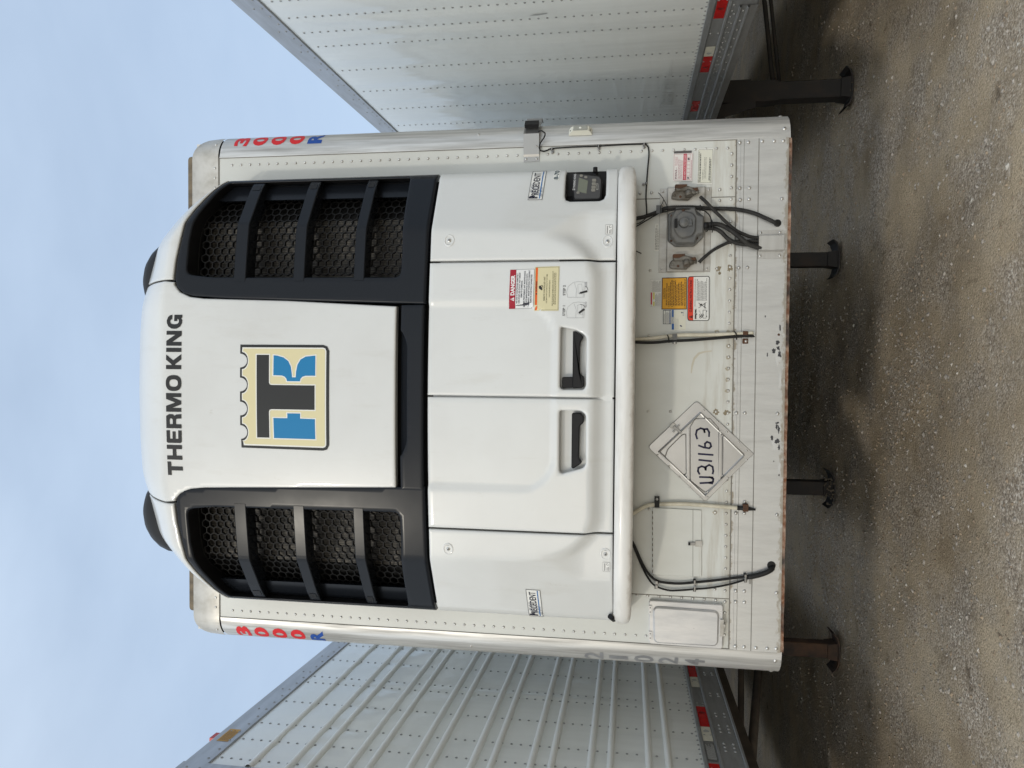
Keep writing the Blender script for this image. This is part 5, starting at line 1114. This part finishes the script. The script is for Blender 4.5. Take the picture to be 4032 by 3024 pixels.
for S in (1, -1):
    m_ = (lambda p: p) if S > 0 else mir
    g = shell('grille', KU, [M_GLOSS, M_SATIN], m_(frR), [m_(opR)], .001, .03, .007, hrim=.105, hr=.01, label='black grille beside the hood')
    # recessed outer strip
    st = [(.900, 2.80), (.982, 2.80), (.982, 3.678), (.94, 3.716), (.900, 3.737)]
    shell('outer_strip', g, [M_GLOSS], m_(st), (), -.058, .03, .0, grid=.02)
    # honeycomb screen
    b = MB()
    for a, c in HEX:
        a, c = np.array(a), np.array(c); e = c-a; e /= np.hypot(*e); n = np.array([-e[1], e[0]])*.0021
        q = np.array([a-n, c-n, c+n, a+n]); q[:, 0] *= S; y = -DL(q[:, 0], q[:, 1]); i = b.add([(q[k, 0], y[k], q[k, 1]) for k in range(4)]); j = b.add([(q[k, 0], y[k]+.016, q[k, 1]) for k in range(4)])
        b.face((i, i+1, i+2, i+3)[::S]); b.face((i, j, j+1, i+1)[::S]); b.face((i+3, i+2, j+2, j+3)[::S])
    o_ = ccw(scr_out); i_ = inset(o_, .004)
    for k in range(len(o_)):
        k2 = (k+1) % len(o_); q = [o_[k], o_[k2], i_[k2], i_[k]]; b.quad(*[(S*p[0], -float(DL(p[0], p[1])), p[1]) for p in q][::S])
    b.build('mesh_screen', M_HEX, g)
    b = MB(); b.quad(*[(S*x, -.19, z) for x, z in ((.47, 2.74), (.80, 2.74), (.80, 3.80), (.47, 3.80))][::S]); b.quad(*[(S*x, y, z) for x, y, z in ((.80, -.19, 2.74), (.90, -.10, 2.74), (.90, -.10, 3.8), (.80, -.19, 3.8))][::S], 1)
    b.build('radiator_core', [M_CORE, M_DARK], g)
    # louvres: front face flush with the frame, underside sloping back
    for z0, z1 in ((3.502, 3.561), (3.225, 3.278), (2.949, 2.998)):
        b = MB(); xs = list(np.linspace(.500, 1.002, 36)); rg = []
        for x in xs:
            f = float(D(x, z0)); tip = np.clip((x-.897)/.105, 0, 1); fo = f+.003-.018*tip**2.2; zz0 = z0; zz1 = z1
            bk = f-.092 if x < .90 else f-.062
            rg.append(b.add([(S*x, -bk, zz0+.006), (S*x, -fo+.004, zz0), (S*x, -fo, zz0+.004), (S*x, -fo, zz1-.004), (S*x, -fo+.004, zz1), (S*x, -bk, zz1+.014)]))
        for k in range(len(xs)-1):
            for j in range(5):
                f = (rg[k]+j, rg[k+1]+j, rg[k+1]+j+1, rg[k]+j+1); b.face(f[::S] if S > 0 else f[::-1], 0, j in (1, 3))
        b.face([rg[-1]+j for j in range(6)][::S]); 
        lo = b.build('louver', M_GLOSS, g)
        b = MB(); q = rnd([(.940, z0+.010), (.968, z0+.012), (.968, z1-.012), (.940, z1-.008)], .006, 3); tp = lambda x, z: -(float(D(x, z0))+.0050-.018*np.clip((x-.897)/.105, 0, 1)**2.2)
        o_ = ccw(q); i = b.add([(S*x, tp(x, z), z) for x, z in o_]); b.face([i+k for k in range(len(o_))][::S]); b.build('louver_slot', M_SATIN, lo)
# black strip under the hood with its pull recess
strip = [(-.412, 2.676), (.392, 2.676), (.389, 2.786), (-.408, 2.786)]
pull = rnd([(-.262, 2.778), (-.255, 2.770), (-.205, 2.748), (.225, 2.748), (.272, 2.770), (.279, 2.778)], [.0, .01, .03, .03, .01, 0], 4)
low = strip[:2]+[(.391, 2.778)]+[(.279, 2.778)]+pull[::-1][1:-1]+[(-.262, 2.778), (-.411, 2.778)]
shell('trim_strip', KU, [M_GLOSS], low, (), .002, .03, .005, label='gloss black strip under the hood')
shell('pull_recess', KU, [M_GLOSS], [(-.41, 2.742), (.39, 2.742), (.39, 2.786), (-.41, 2.786)], (), -.004, .03, 0, depth=lambda x, z: np.asarray(D(x, z))-np.maximum(z-2.742, 0)*.85)
# doors with pull handles
pkR = [(.297, 2.087), (.284, 2.026), (.266, 1.991), (.252, 1.979), (.052, 1.979), (.036, 1.988), (.035, 2.077), (.044, 2.088)]
pkL = [(-.052, 2.088), (-.052, 1.999), (-.068, 1.978), (-.275, 1.977), (-.291, 1.986), (-.319, 2.077), (-.308, 2.088)]
hdR = [(.279, 2.036), (.279, 2.028), (.264, 1.998), (.252, 1.993), (.235, 2.004), (.215, 2.007), (.105, 2.007), (.088, 1.989), (.050, 1.988), (.043, 1.995), (.041, 2.036)]
hdL = [(-.063, 2.037), (-.062, 2.0), (-.076, 1.988), (-.101, 1.987), (-.117, 2.004), (-.249, 2.007), (-.271, 1.993), (-.296, 2.029), (-.292, 2.037)]
for S, outl, pk, hd in ((1, [(.0035, 1.8635), (.573, 1.8635), (.573, 2.658), (.0035, 2.658)], pkR, hdR), (-1, [(-.573, 1.8635), (-.0035, 1.8635), (-.0035, 2.658), (-.573, 2.658)], pkL, hdL)):
    pk = rnd(pk, .010, 3)
    dr = shell('door', KU, [M_SHELL], outl, [pk], 0, .03, .007, hrim=.05)
    pk_i = [(x*1.0, z) for x, z in pk]; b = MB(); o_ = ccw(pk_i); i = b.add([(x, Dy(x, z)+.046, z) for x, z in o_]); b.face([i+k for k in range(len(o_))]); b.build('handle_pocket', M_SHELL, dr)
    b = MB(); y0 = Dy(.2, 2.02)+.004; b.prism(rnd(ccw(hd), .006, 3), y0, y0+.035, 0, .004)
    if S > 0: b.prism(rnd(ccw([(.043, 2.034), (.088, 2.034), (.087, 2.080), (.040, 2.080)]), .006, 3), y0+.008, y0+.045, 0, .003)
    b.build('handle', M_SATIN, dr, 'black pull handle')
    if S > 0: DOOR_R = dr
b = MB(); b.box((-.012, -.385, 1.87), (.012, -.375, 2.64)); b.build('centre_post', M_SHELL, KU)
b = MB(); b.box((.560, -.352, 2.10), (.592, -.345, 2.62)); b.build('hinge_post', M_SHELL, KU)
# side panels
ctl = rnd([(.985, 2.088), (1.0, 1.915), (.872, 1.913), (.850, 1.935), (.850, 2.071), (.866, 2.092)], [0, 0, .02, .02, .02, .02], 4)
ol = [US(*Q1(a, bb)) for a, bb in ((1150, 900), (1105, 938), (812, 945), (776, 920), (768, 850), (786, 700))]
xl = (ol[2][0]+ol[3][0])/2; zl = min(ol[0][1], ol[1][1]); zh = max(ol[4][1], ol[3][1])
spR = [(.581, 1.8635), (EX, 1.8605), (EX, zl), (xl+.030, zl), (xl+.008, zl+.008), (xl, zl+.026), (xl, zh-.024), (xl+.007, zh-.006), (xl+.026, zh), (EX, zh), (EX, 2.660), (.581, 2.657)]
spL = [(-.581, 1.8635), (-EX, 1.8605), (-EX, 2.660), (-.581, 2.657)]
S_R = shell('side_panel', KU, [M_SHELL], spR, (), 0, .03, .007, rimy=-.03)
S_L = shell('side_panel', KU, [M_SHELL], spL, (), 0, .03, .007, rimy=-.03)
for sp_, fx in ((S_R, ((.661, 1.899), (.670, 2.575))), (S_L, ((-.668, 1.893), (-.667, 2.572)))):
    for x, z in fx:
        y = Dy(x, z); n = Vector((.18*(1 if x > 0 else -1), -1, 0)).normalized(); b = MB(); c_ = Vector((x, y, z)); ux = n.cross(Vector((0, 0, 1))).normalized()
        ring = lambda r, d, k=18, sx=1.0: b.add([c_+n*d+ux*math.cos(6.2832*i/k)*r*sx+Vector((0, 0, math.sin(6.2832*i/k)*r)) for i in range(k)])
        R_ = [ring(.0235, -.001, sx=1.2), ring(.0215, .0025, sx=1.2), ring(.019, .0025, sx=1.15), ring(.0145, -.004)]
        for a, e in zip(R_, R_[1:]):
            for k in range(18): b.face((a+k, a+(k+1) % 18, e+(k+1) % 18, e+k)[::-1], 0, True)
        q = ring(.0165, -.0005); b.face([q+k for k in range(18)][::-1], 2); b.dome(c_+n*-.003, n, .0105, .008, 1, 12); b.cyl(c_+n*.004, c_+n*.006, .004, 2, 6)
        b.build('fastener', [M_SHELL, M_RIVET, M_SOCK], sp_)
# bumper along the bottom
b = MB(); xs = [-1.012, -1.005, -.985, -.95]+list(np.linspace(-.91, .91, 46))+[.95, .985, 1.005, 1.012]; rg = []
for x in xs:
    base = float(D(min(abs(x), .99), 1.90)); e = max(0, (abs(x)-.95)/.062); sh = math.sqrt(max(1-e*e, .0)); f = base+.040; zc_ = 1.8185+.002*x*x
    ring = []
    for k in range(13):
        a = -math.pi/2+math.pi*k/12; ring.append((x, -(f-.060+(.060*math.cos(a)**.42 if math.cos(a) > 0 else 0))-0*e+(.06*(1-sh)), zc_+.0395*math.sin(a)*(.55+.45*sh)))
    ring = [(x, -.03, zc_-.0385*(.55+.45*sh))]+ring+[(x, -.03, zc_+.0385*(.55+.45*sh))]; rg.append(b.add(ring))
for i in range(len(xs)-1):
    for k in range(14): b.face((rg[i]+k, rg[i+1]+k, rg[i+1]+k+1, rg[i]+k+1), 0, True)
for i, fl in ((0, 1), (len(xs)-1, -1)): b.face([rg[i]+k for k in range(15)][::fl])
b.build('bumper', M_BUMP, KU, 'rounded grimy white bumper along the bottom')
b = MB(); b.tube([(-.965, -.245, 1.872), (-.992, -.20, 1.858)], .012, 0, 8); b.build('gap_seal', M_SATIN, KU)
# controller
YC = -.262
def c2(*q): return [(lambda p: (p[0], p[2]))(P(*Q1(a, bb), YC)) for a, bb in q]
b = MB(); body = rnd(c2((838, 660), (1095, 692), (1120, 722), (1110, 900), (1088, 922), (845, 935)), .010, 4); b.prism(body, YC, YC+.12, 0, .006); cb = b.build('controller', M_SATIN, KU, 'black control panel with screen and buttons')
b = MB(); y_ = YC
bez = rnd(c2((850, 672), (1088, 702), (1106, 728), (1096, 890), (1078, 905), (858, 908)), .008, 4); b.prism(bez, y_-.0015, y_+.001, 0, .0008); b.build('face_plate', pmat('faceplate', (.028, .028, .030), rough=.3), cb)
q = c2((985, 740), (970, 860), (885, 840), (900, 710)); b = MB(); b.prism(ccw(q), y_-.0026, y_, 0, 0); b.build('screen', pmat('lcd', (.105, .115, .085), rough=.18), cb, 'grey green screen')
for a, bb in ((1042, 735), (1040, 767), (1037, 799), (1034, 827), (922, 692), (964, 706), (892, 851)):
    big = a > 1000; w, h = (20, 14) if big else (15, 11)
    q = c2((a-w, bb-h), (a+w, bb-h), (a+w, bb+h), (a-w, bb+h)); b = MB(); b.prism(rnd(ccw(q), .004, 3), y_-.0045, y_, 0, .001); b.build('button', pmat('button_grey', (.16, .155, .135), rough=.5) if 'button_grey' not in MATS else MATS['button_grey'], cb)
d = Decal(c2((868, 830), (880, 672), (848, 672), (836, 830)), lambda x, z: y_-.0019, .0004); d.text('THERMO KING', .56, .2, .55, (.45, .46, .47), .82, bold=.02).rect(.02, .15, .11, .85, (.45, .46, .47)).up().text('TK', .065, .28, .45, (.02, .02, .02), .07, bold=.03); d.done('lettering', cb)
d = Decal(c2((1082, 825), (1082, 765), (1058, 765), (1058, 825)), lambda x, z: y_-.0019, .0004); d.poly(rnd(rect(0, 0, 1, 1), .2, 3), (.20, .20, .19)).up().text('SR4', .5, .2, .6, (.02, .02, .02), .7, bold=.03); d.done('lettering', cb)
b = MB(); k_ = P(*Q1(1053, 640), -.20); b.cyl((k_[0]-.012, -.20, k_[2]), (k_[0]+.012, -.20, k_[2]), .010, 0, 10); b.cyl((k_[0]-.035, -.20, k_[2]), (k_[0]-.010, -.20, k_[2]), .007, 0, 8); b.build('cable_gland', M_SATIN, cb)
b = MB(); b.box((xl+.004, -.19, zl+.002), (.993, -.06, zh-.002)); b.build('controller_recess', M_SATIN, KU)

# ---- lettering, emblem and stickers on the unit
d = Decal([(-.378, 3.801), (.352, 3.801), (.352, 3.875), (-.378, 3.875)], Dy, .0022)
tk = (.016, .017, .018)
# heavy wide letters drawn stroke by stroke: (width, polygons) on a unit-high grid
def LT():
    T_ = .27
    A_ = {}
    A_['T'] = (1.0, [rect(0, .76, 1, 1), rect(.35, 0, .65, .76)])
    A_['H'] = (1.08, [rect(0, 0, .30, 1), rect(.78, 0, 1.08, 1), rect(.30, .39, .78, .62)])
    A_['E'] = (.92, [rnd([(0, 0), (.92, 0), (.92, .22), (.30, .22), (.30, .40), (.84, .40), (.84, .60), (.30, .60), (.30, .78), (.92, .78), (.92, 1), (0, 1)], [.14, 0, 0, .03, 0, 0, 0, 0, .03, 0, 0, .14], 4)])
    A_['R'] = (1.05, [[(0, 0), (.30, 0), (.30, .36), (.62, .36), (.70, .30), (.72, 0), (1.04, 0), (1.01, .34), (.90, .45), (1.02, .56), (1.03, .80), (.90, 1), (0, 1), (0, .78), (.62, .78), (.71, .74), (.71, .62), (.62, .57), (.30, .57), (.30, .78), (0, .78)]])
    A_['M'] = (1.36, [[(0, 0), (.29, 0), (.29, .60), (.55, 0), (.81, 0), (1.07, .60), (1.07, 0), (1.36, 0), (1.36, 1), (.93, 1), (.68, .40), (.43, 1), (0, 1)]])
    A_['K'] = (1.10, [[(0, 0), (.30, 0), (.30, .40), (.36, .40), (.70, 0), (1.10, 0), (.64, .53), (1.06, 1), (.68, 1), (.36, .64), (.30, .64), (.30, 1), (0, 1)]])
    A_['I'] = (.30, [rect(0, 0, .30, 1)])
    A_['N'] = (1.08, [[(0, 0), (.28, 0), (.28, .60), (.74, 0), (1.08, 0), (1.08, 1), (.80, 1), (.80, .42), (.35, 1), (0, 1)]])
    G_ = [(1.02, .66), (.70, .66), (.66, .75), (.56, .79), (.46, .77), (.36, .70), (.33, .5), (.36, .3), (.46, .22), (.58, .20), (.70, .24), (.72, .32), (.56, .32), (.56, .52), (1.02, .52), (1.02, 0), (.82, 0), (.78, .07), (.62, -.01), (.42, 0), (.18, .1), (.02, .32), (.0, .5), (.02, .68), (.18, .9), (.42, 1), (.62, 1.01), (.86, .93), (.99, .8)]
    A_['G'] = (1.04, [G_])
    n = 28; ou = [(.58+.58*np.sign(math.cos(t))*abs(math.cos(t))**.8, .5+.515*np.sign(math.sin(t))*abs(math.sin(t))**.8) for t in [6.2832*k/n for k in range(n)]]; inn_ = [(.58+.27*np.sign(math.cos(t))*abs(math.cos(t))**.8, .5+.29*np.sign(math.sin(t))*abs(math.sin(t))**.8) for t in [6.2832*k/n for k in range(n)]]
    A_['O'] = (1.16, [[ou[k], ou[(k+1) % n], inn_[(k+1) % n], inn_[k]] for k in range(n)])
    return A_
ALPH = LT(); wd = 0
for ch in 'THERMO KING': wd += (ALPH[ch][0]+.15) if ch != ' ' else .28
wd -= .15; x = 0
for ch in 'THERMO KING':
    if ch == ' ': x += .28; continue
    w, polys = ALPH[ch]
    for p in polys:
        V, _, F, *_q = delaunay_2d_cdt([Vector(q) for q in p], [(i, (i+1) % len(p)) for i in range(len(p))], [], 0, 1e-6)
        V = np.array([tuple(v) for v in V]); tri = [tuple(f) for f in F if inside(p, [V[list(f)].mean(0)])[0]]
        # cut into thin bands so that the sheet follows the bend in the hood
        bmx = bmesh.new(); vs = [bmx.verts.new((v[0], v[1], 0)) for v in V]
        for f in tri:
            try: bmx.faces.new([vs[i] for i in f])
            except ValueError: pass
        for zc_ in np.arange(.1, 1, .1): bmesh.ops.bisect_plane(bmx, geom=bmx.verts[:]+bmx.edges[:]+bmx.faces[:], plane_co=(0, zc_, 0), plane_no=(0, 1, 0))
        bmx.verts.index_update(); k = d.mi(tk); bs = d.mb.add([d.mp((x+v.co.x)/wd, v.co.y) for v in bmx.verts])
        for f in bmx.faces:
            ix = [v.index for v in f.verts]; d.mb.face([bs+i for i in (ix if f.normal.z >= 0 else ix[::-1])], k)
        bmx.free()
    x += w+.15
d.done('lettering', hood, 'black THERMO KING lettering')
# emblem (measured on a crop whose a runs down the sign and b runs right to left)
q = [(-.245, 3.099), (.217, 3.099), (.217, 3.514), (-.245, 3.514)]
d = Decal(q, Dy, .0020, .0005)
def lg(*p): return [((1174-bb)/844., (1657-a)/722.) for a, bb in p]
def arcs(x0, x1, y0, y1, dep, edge):
    pts = []
    return pts
def scal(left, dep, r, flat=None, ins=0):
    out = []
    for c in (460, 655, 851, 1043):
        for k in range(9):
            t = math.pi*k/8; out.append((left+dep*math.sin(t), c-(r)*math.cos(t)))
    return out
k_ = (.020, .021, .022); be = (.66, .60, .37); bl = (.006, .18, .40); wh = (.74, .74, .70)
d.poly(lg(*([(932, 330), (1610, 330), (1640, 342), (1657, 378), (1657, 1132), (1640, 1168), (1610, 1178), (940, 1170), (938, 1100)]+scal(932, 58, 57)[::-1])), k_, 0)
d.up().poly(lg(*([(950, 352), (1608, 352), (1625, 358), (1634, 378), (1634, 1132), (1626, 1148), (1608, 1155), (960, 1150), (956, 1118)]+scal(948, 50, 70)[::-1])), wh)
d.up().poly(lg(*([(960, 362), (1606, 362), (1619, 366), (1624, 380), (1624, 1130), (1618, 1140), (1606, 1144), (970, 1138), (962, 1122)]+scal(955, 50, 76)[::-1])), be)
tT = [(1070, 412), (1172, 412), (1172, 635), (1178, 650), (1192, 655), (1543, 655), (1543, 851), (1192, 851), (1178, 856), (1172, 870), (1174, 1083), (1073, 1083)]
bL = [(1208, 922), (1322, 922), (1322, 882), (1426, 882), (1426, 923), (1545, 925), (1548, 1087), (1212, 1085)]
bK = [(1209, 415), (1240, 418), (1290, 432), (1330, 462), (1350, 505), (1358, 560), (1360, 591), (1390, 591), (1393, 545), (1404, 490), (1428, 448), (1470, 424), (1548, 415), (1548, 577), (1470, 578), (1445, 586), (1430, 602), (1425, 623), (1320, 623), (1314, 602), (1300, 586), (1278, 578), (1208, 576)]
for o_ in (tT, bL, bK):
    p = ccw(o_); d.layer = 3; d.poly(lg(*inset(p, -9)), wh); d.layer = 4; d.poly(lg(*p), k_ if o_ is tT else bl)
d.done('emblem', hood, 'cream, black and blue stamp shaped emblem')
# panel name decals
def prec(quad, name_part, parent, lab):
    d = Decal(quad, Dy, .0016, .0005); n_ = (.012, .013, .03)
    d.grid(0, 0, 1, 1, (.70, .705, .68), 8, 2).up()
    for a, w in ((.10, .10), (.235, .07), (.33, .035), (.38, .015)): d.poly([(a, .06), (a+w, .06), (a+w+.16, .92), (a+.16, .92)], (.36, .37, .38))
    d.up().rect(0, 0, 1, .03, n_).rect(0, .97, 1, 1, n_).rect(0, .03, .012, .97, n_).rect(.988, .03, 1, .97, n_)
    d.rect(.04, .17, .97, .24, (.02, .13, .36)); d.text('PRECEDENT', .50, .36, .44, n_, .84, bold=.015); d.text('P', .09, .36, .56, n_, .09, bold=.03); d.done('name_decal', parent, lab)
a_, b_ = US(*B5(708, 1592)), US(*B5(1022, 1586)); prec([b_, (1.002, b_[1]-.010), (1.002, a_[1]-.010), a_], 'x', S_R, 'PRECEDENT decal')
Q7 = crop(1900, 2200, .42194); a_, b_ = US(*Q7(402, 284)), US(*Q7(537, 293)); prec([(-1.002, b_[1]-.006), b_, a_, (-1.002, a_[1]-.006)], 'x', S_L, 'PRECEDENT decal')
a_, b_ = US(*B5(1255, 1152)), US(*B5(1385, 1157)); d = Decal([b_, (1.003, b_[1]-.004), (1.003, a_[1]-.004), a_], Dy, .0016, .0005); d.grid(0, 0, 1, 1, (.68, .69, .66), 4, 1).up().text('8-70', .04, .15, .7, (.02, .05, .07), .92, 'l', .03); d.done('number_decal', S_R)
for S, x0, x1, z0, z1, par in ((1, .692, .733, 1.879, 1.909, S_R), (-1, -.745, -.704, 1.874, 1.904, S_L)):
    d = Decal([(x0, z0), (x1, z0), (x1, z1), (x0, z1)], Dy, .0016, .0005); d.grid(0, 0, 1, 1, (.70, .70, .675), 4, 1).up(); d.frame(0, 0, 1, 1, .02, (.06, .06, .06)); d.lines(.08, .60, .92, .85, 1, (.2, .2, .2), .6, 21); d.lines(.08, .12, .55, .5, 2, (.2, .2, .2), .5, 22); d.stroke([(.78+.10*math.cos(t*.5), .32+.16*math.sin(t*.5)) for t in range(10)], .0016, (.1, .1, .1)); d.done('turn_label', par)
# stickers on the right door
def onedoor(quad): return Decal(quad, Dy, .0016, .0005)
d = onedoor([(.375, 2.204), (.541, 2.202), (.539, 2.305), (.373, 2.308)])
d.rect(0, 0, 1, 1, (.05, .05, .06)).up().rect(.006, .01, .994, .74, (.70, .71, .71)).rect(0, .75, 1, 1, (.33, .012, .030)).up(); d.text('DANGER', .60, .795, .145, (.75, .74, .74), .52, bold=.045); d.poly([(.19, .79), (.29, .79), (.24, .95)], (.75, .74, .74)); d.up().text('!', .24, .81, .09, (.33, .012, .030), None, 'c', .03)
for i, (t, w) in enumerate((('THIS UNIT IS CONTROLLED REMOTELY', .80), ('IT CAN START OR STOP AT ANY TIME BY', .84), ('REMOTE COMMAND.', .44), ('BEFORE PERFORMING ANY MAINTENANCE,', .92), ('PLACE MAINTENANCE SWITCH INTO', .78), ('THE "MAINT. MODE" POSITION TO PREVENT', .95), ('REMOTE STARTING CAPABILITIES', .72))): d.text(t, .50, .655-.093*i-(.02 if i > 2 else 0), .058, (.03, .035, .06), w, bold=.02)
d.done('danger_sticker', DOOR_R, 'red and white DANGER sticker')
d = onedoor([(.364, 2.097), (.552, 2.096), (.550, 2.200), (.364, 2.201)])
d.rect(0, 0, 1, 1, (.62, .57, .36)).up(); d.frame(.015, .02, .985, .97, .006, (.08, .08, .05)); d.rect(.015, .875, .985, .955, (.72, .115, .015)).up(); d.text('WARNING', .55, .888, .055, (.10, .02, .005), .24, bold=.03); d.poly([(.36, .885), (.41, .885), (.385, .95)], (.06, .02, .01))
d.poly([(.46, .70), (.50, .80), (.56, .82), (.57, .74), (.52, .70), (.49, .66)], (.03, .03, .03)); d.stroke([(.55+.022*math.cos(t*.6), .70+.035*math.sin(t*.6)) for t in range(11)], .0022, (.03, .03, .03)); d.stroke([(.52+.018*math.cos(t*.6), .78+.03*math.sin(t*.6)) for t in range(11)], .002, (.03, .03, .03))
for t, z, h, w in (('REMOTE CONTROLLED UNIT', .565, .06, .54), ('UNIT MAY START AUTOMATICALLY AT ANY TIME.', .475, .042, .66), ('CAN CAUSE SERIOUS INJURY.', .365, .042, .40), ('PRESS THE OFF KEY ON THE HMI CONTROL PANEL AND PLACE THE', .24, .036, .78), ('MICROPROCESSOR ON/OFF SWITCH IN THE OFF POSITION', .185, .036, .70), ('BEFORE INSPECTING OR SERVICING ANY PART OF THE UNIT.', .125, .036, .72)): d.text(t, .50, z, h, (.10, .09, .05), w, bold=.01)
d.done('warning_sticker', DOOR_R, 'cream WARNING sticker with an orange bar')
d = onedoor([(.331, 1.968), (.496, 1.968), (.496, 2.083), (.331, 2.083)]); g_ = (.10, .10, .10)
d.text('STEP 1', .20, .885, .085, g_, .26, bold=.02).text('STEP 2', .72, .885, .085, g_, .26, bold=.02)
for ox, lab in ((.0, 'PULL OUT'), (.52, 'TURN DOWN')):
    o2 = lambda *p: [(a+ox, b_) for a, b_ in p]; lw = .0009
    d.stroke(o2((.02, .42), (.02, .80), (.16, .84), (.30, .78), (.40, .60), (.42, .42), (.40, .16), (.02, .20), (.02, .42)), lw, (.3, .3, .3)); d.stroke(o2((.02, .50), (.22, .48), (.38, .56)), lw, (.3, .3, .3)); d.stroke(o2((.10, .25), (.12, .42), (.34, .44), (.36, .30), (.10, .25)), lw, (.35, .35, .35)); d.stroke(o2((.02, .24), (.40, .20)), lw, (.35, .35, .35))
    d.poly(o2((.10, .38), (.15, .36), (.20, .10), (.15, .08)) if ox else o2((.12, .36), (.16, .40), (.26, .22), (.22, .16)), (.02, .02, .02)); d.stroke(o2((.30, .16), (.26, .09), (.20, .07)) if ox else o2((.36, .34), (.34, .22), (.28, .16)), .0018, (.03, .03, .03)); d.text(lab, .36+ox*.96, .10, .055, (.2, .2, .22), .14, 'c')
d.done('step_sticker', DOOR_R, 'clear sticker with STEP 1 and STEP 2 drawings')

for o in bpy.data.objects:
    if 'world_built' in o: del o['world_built']
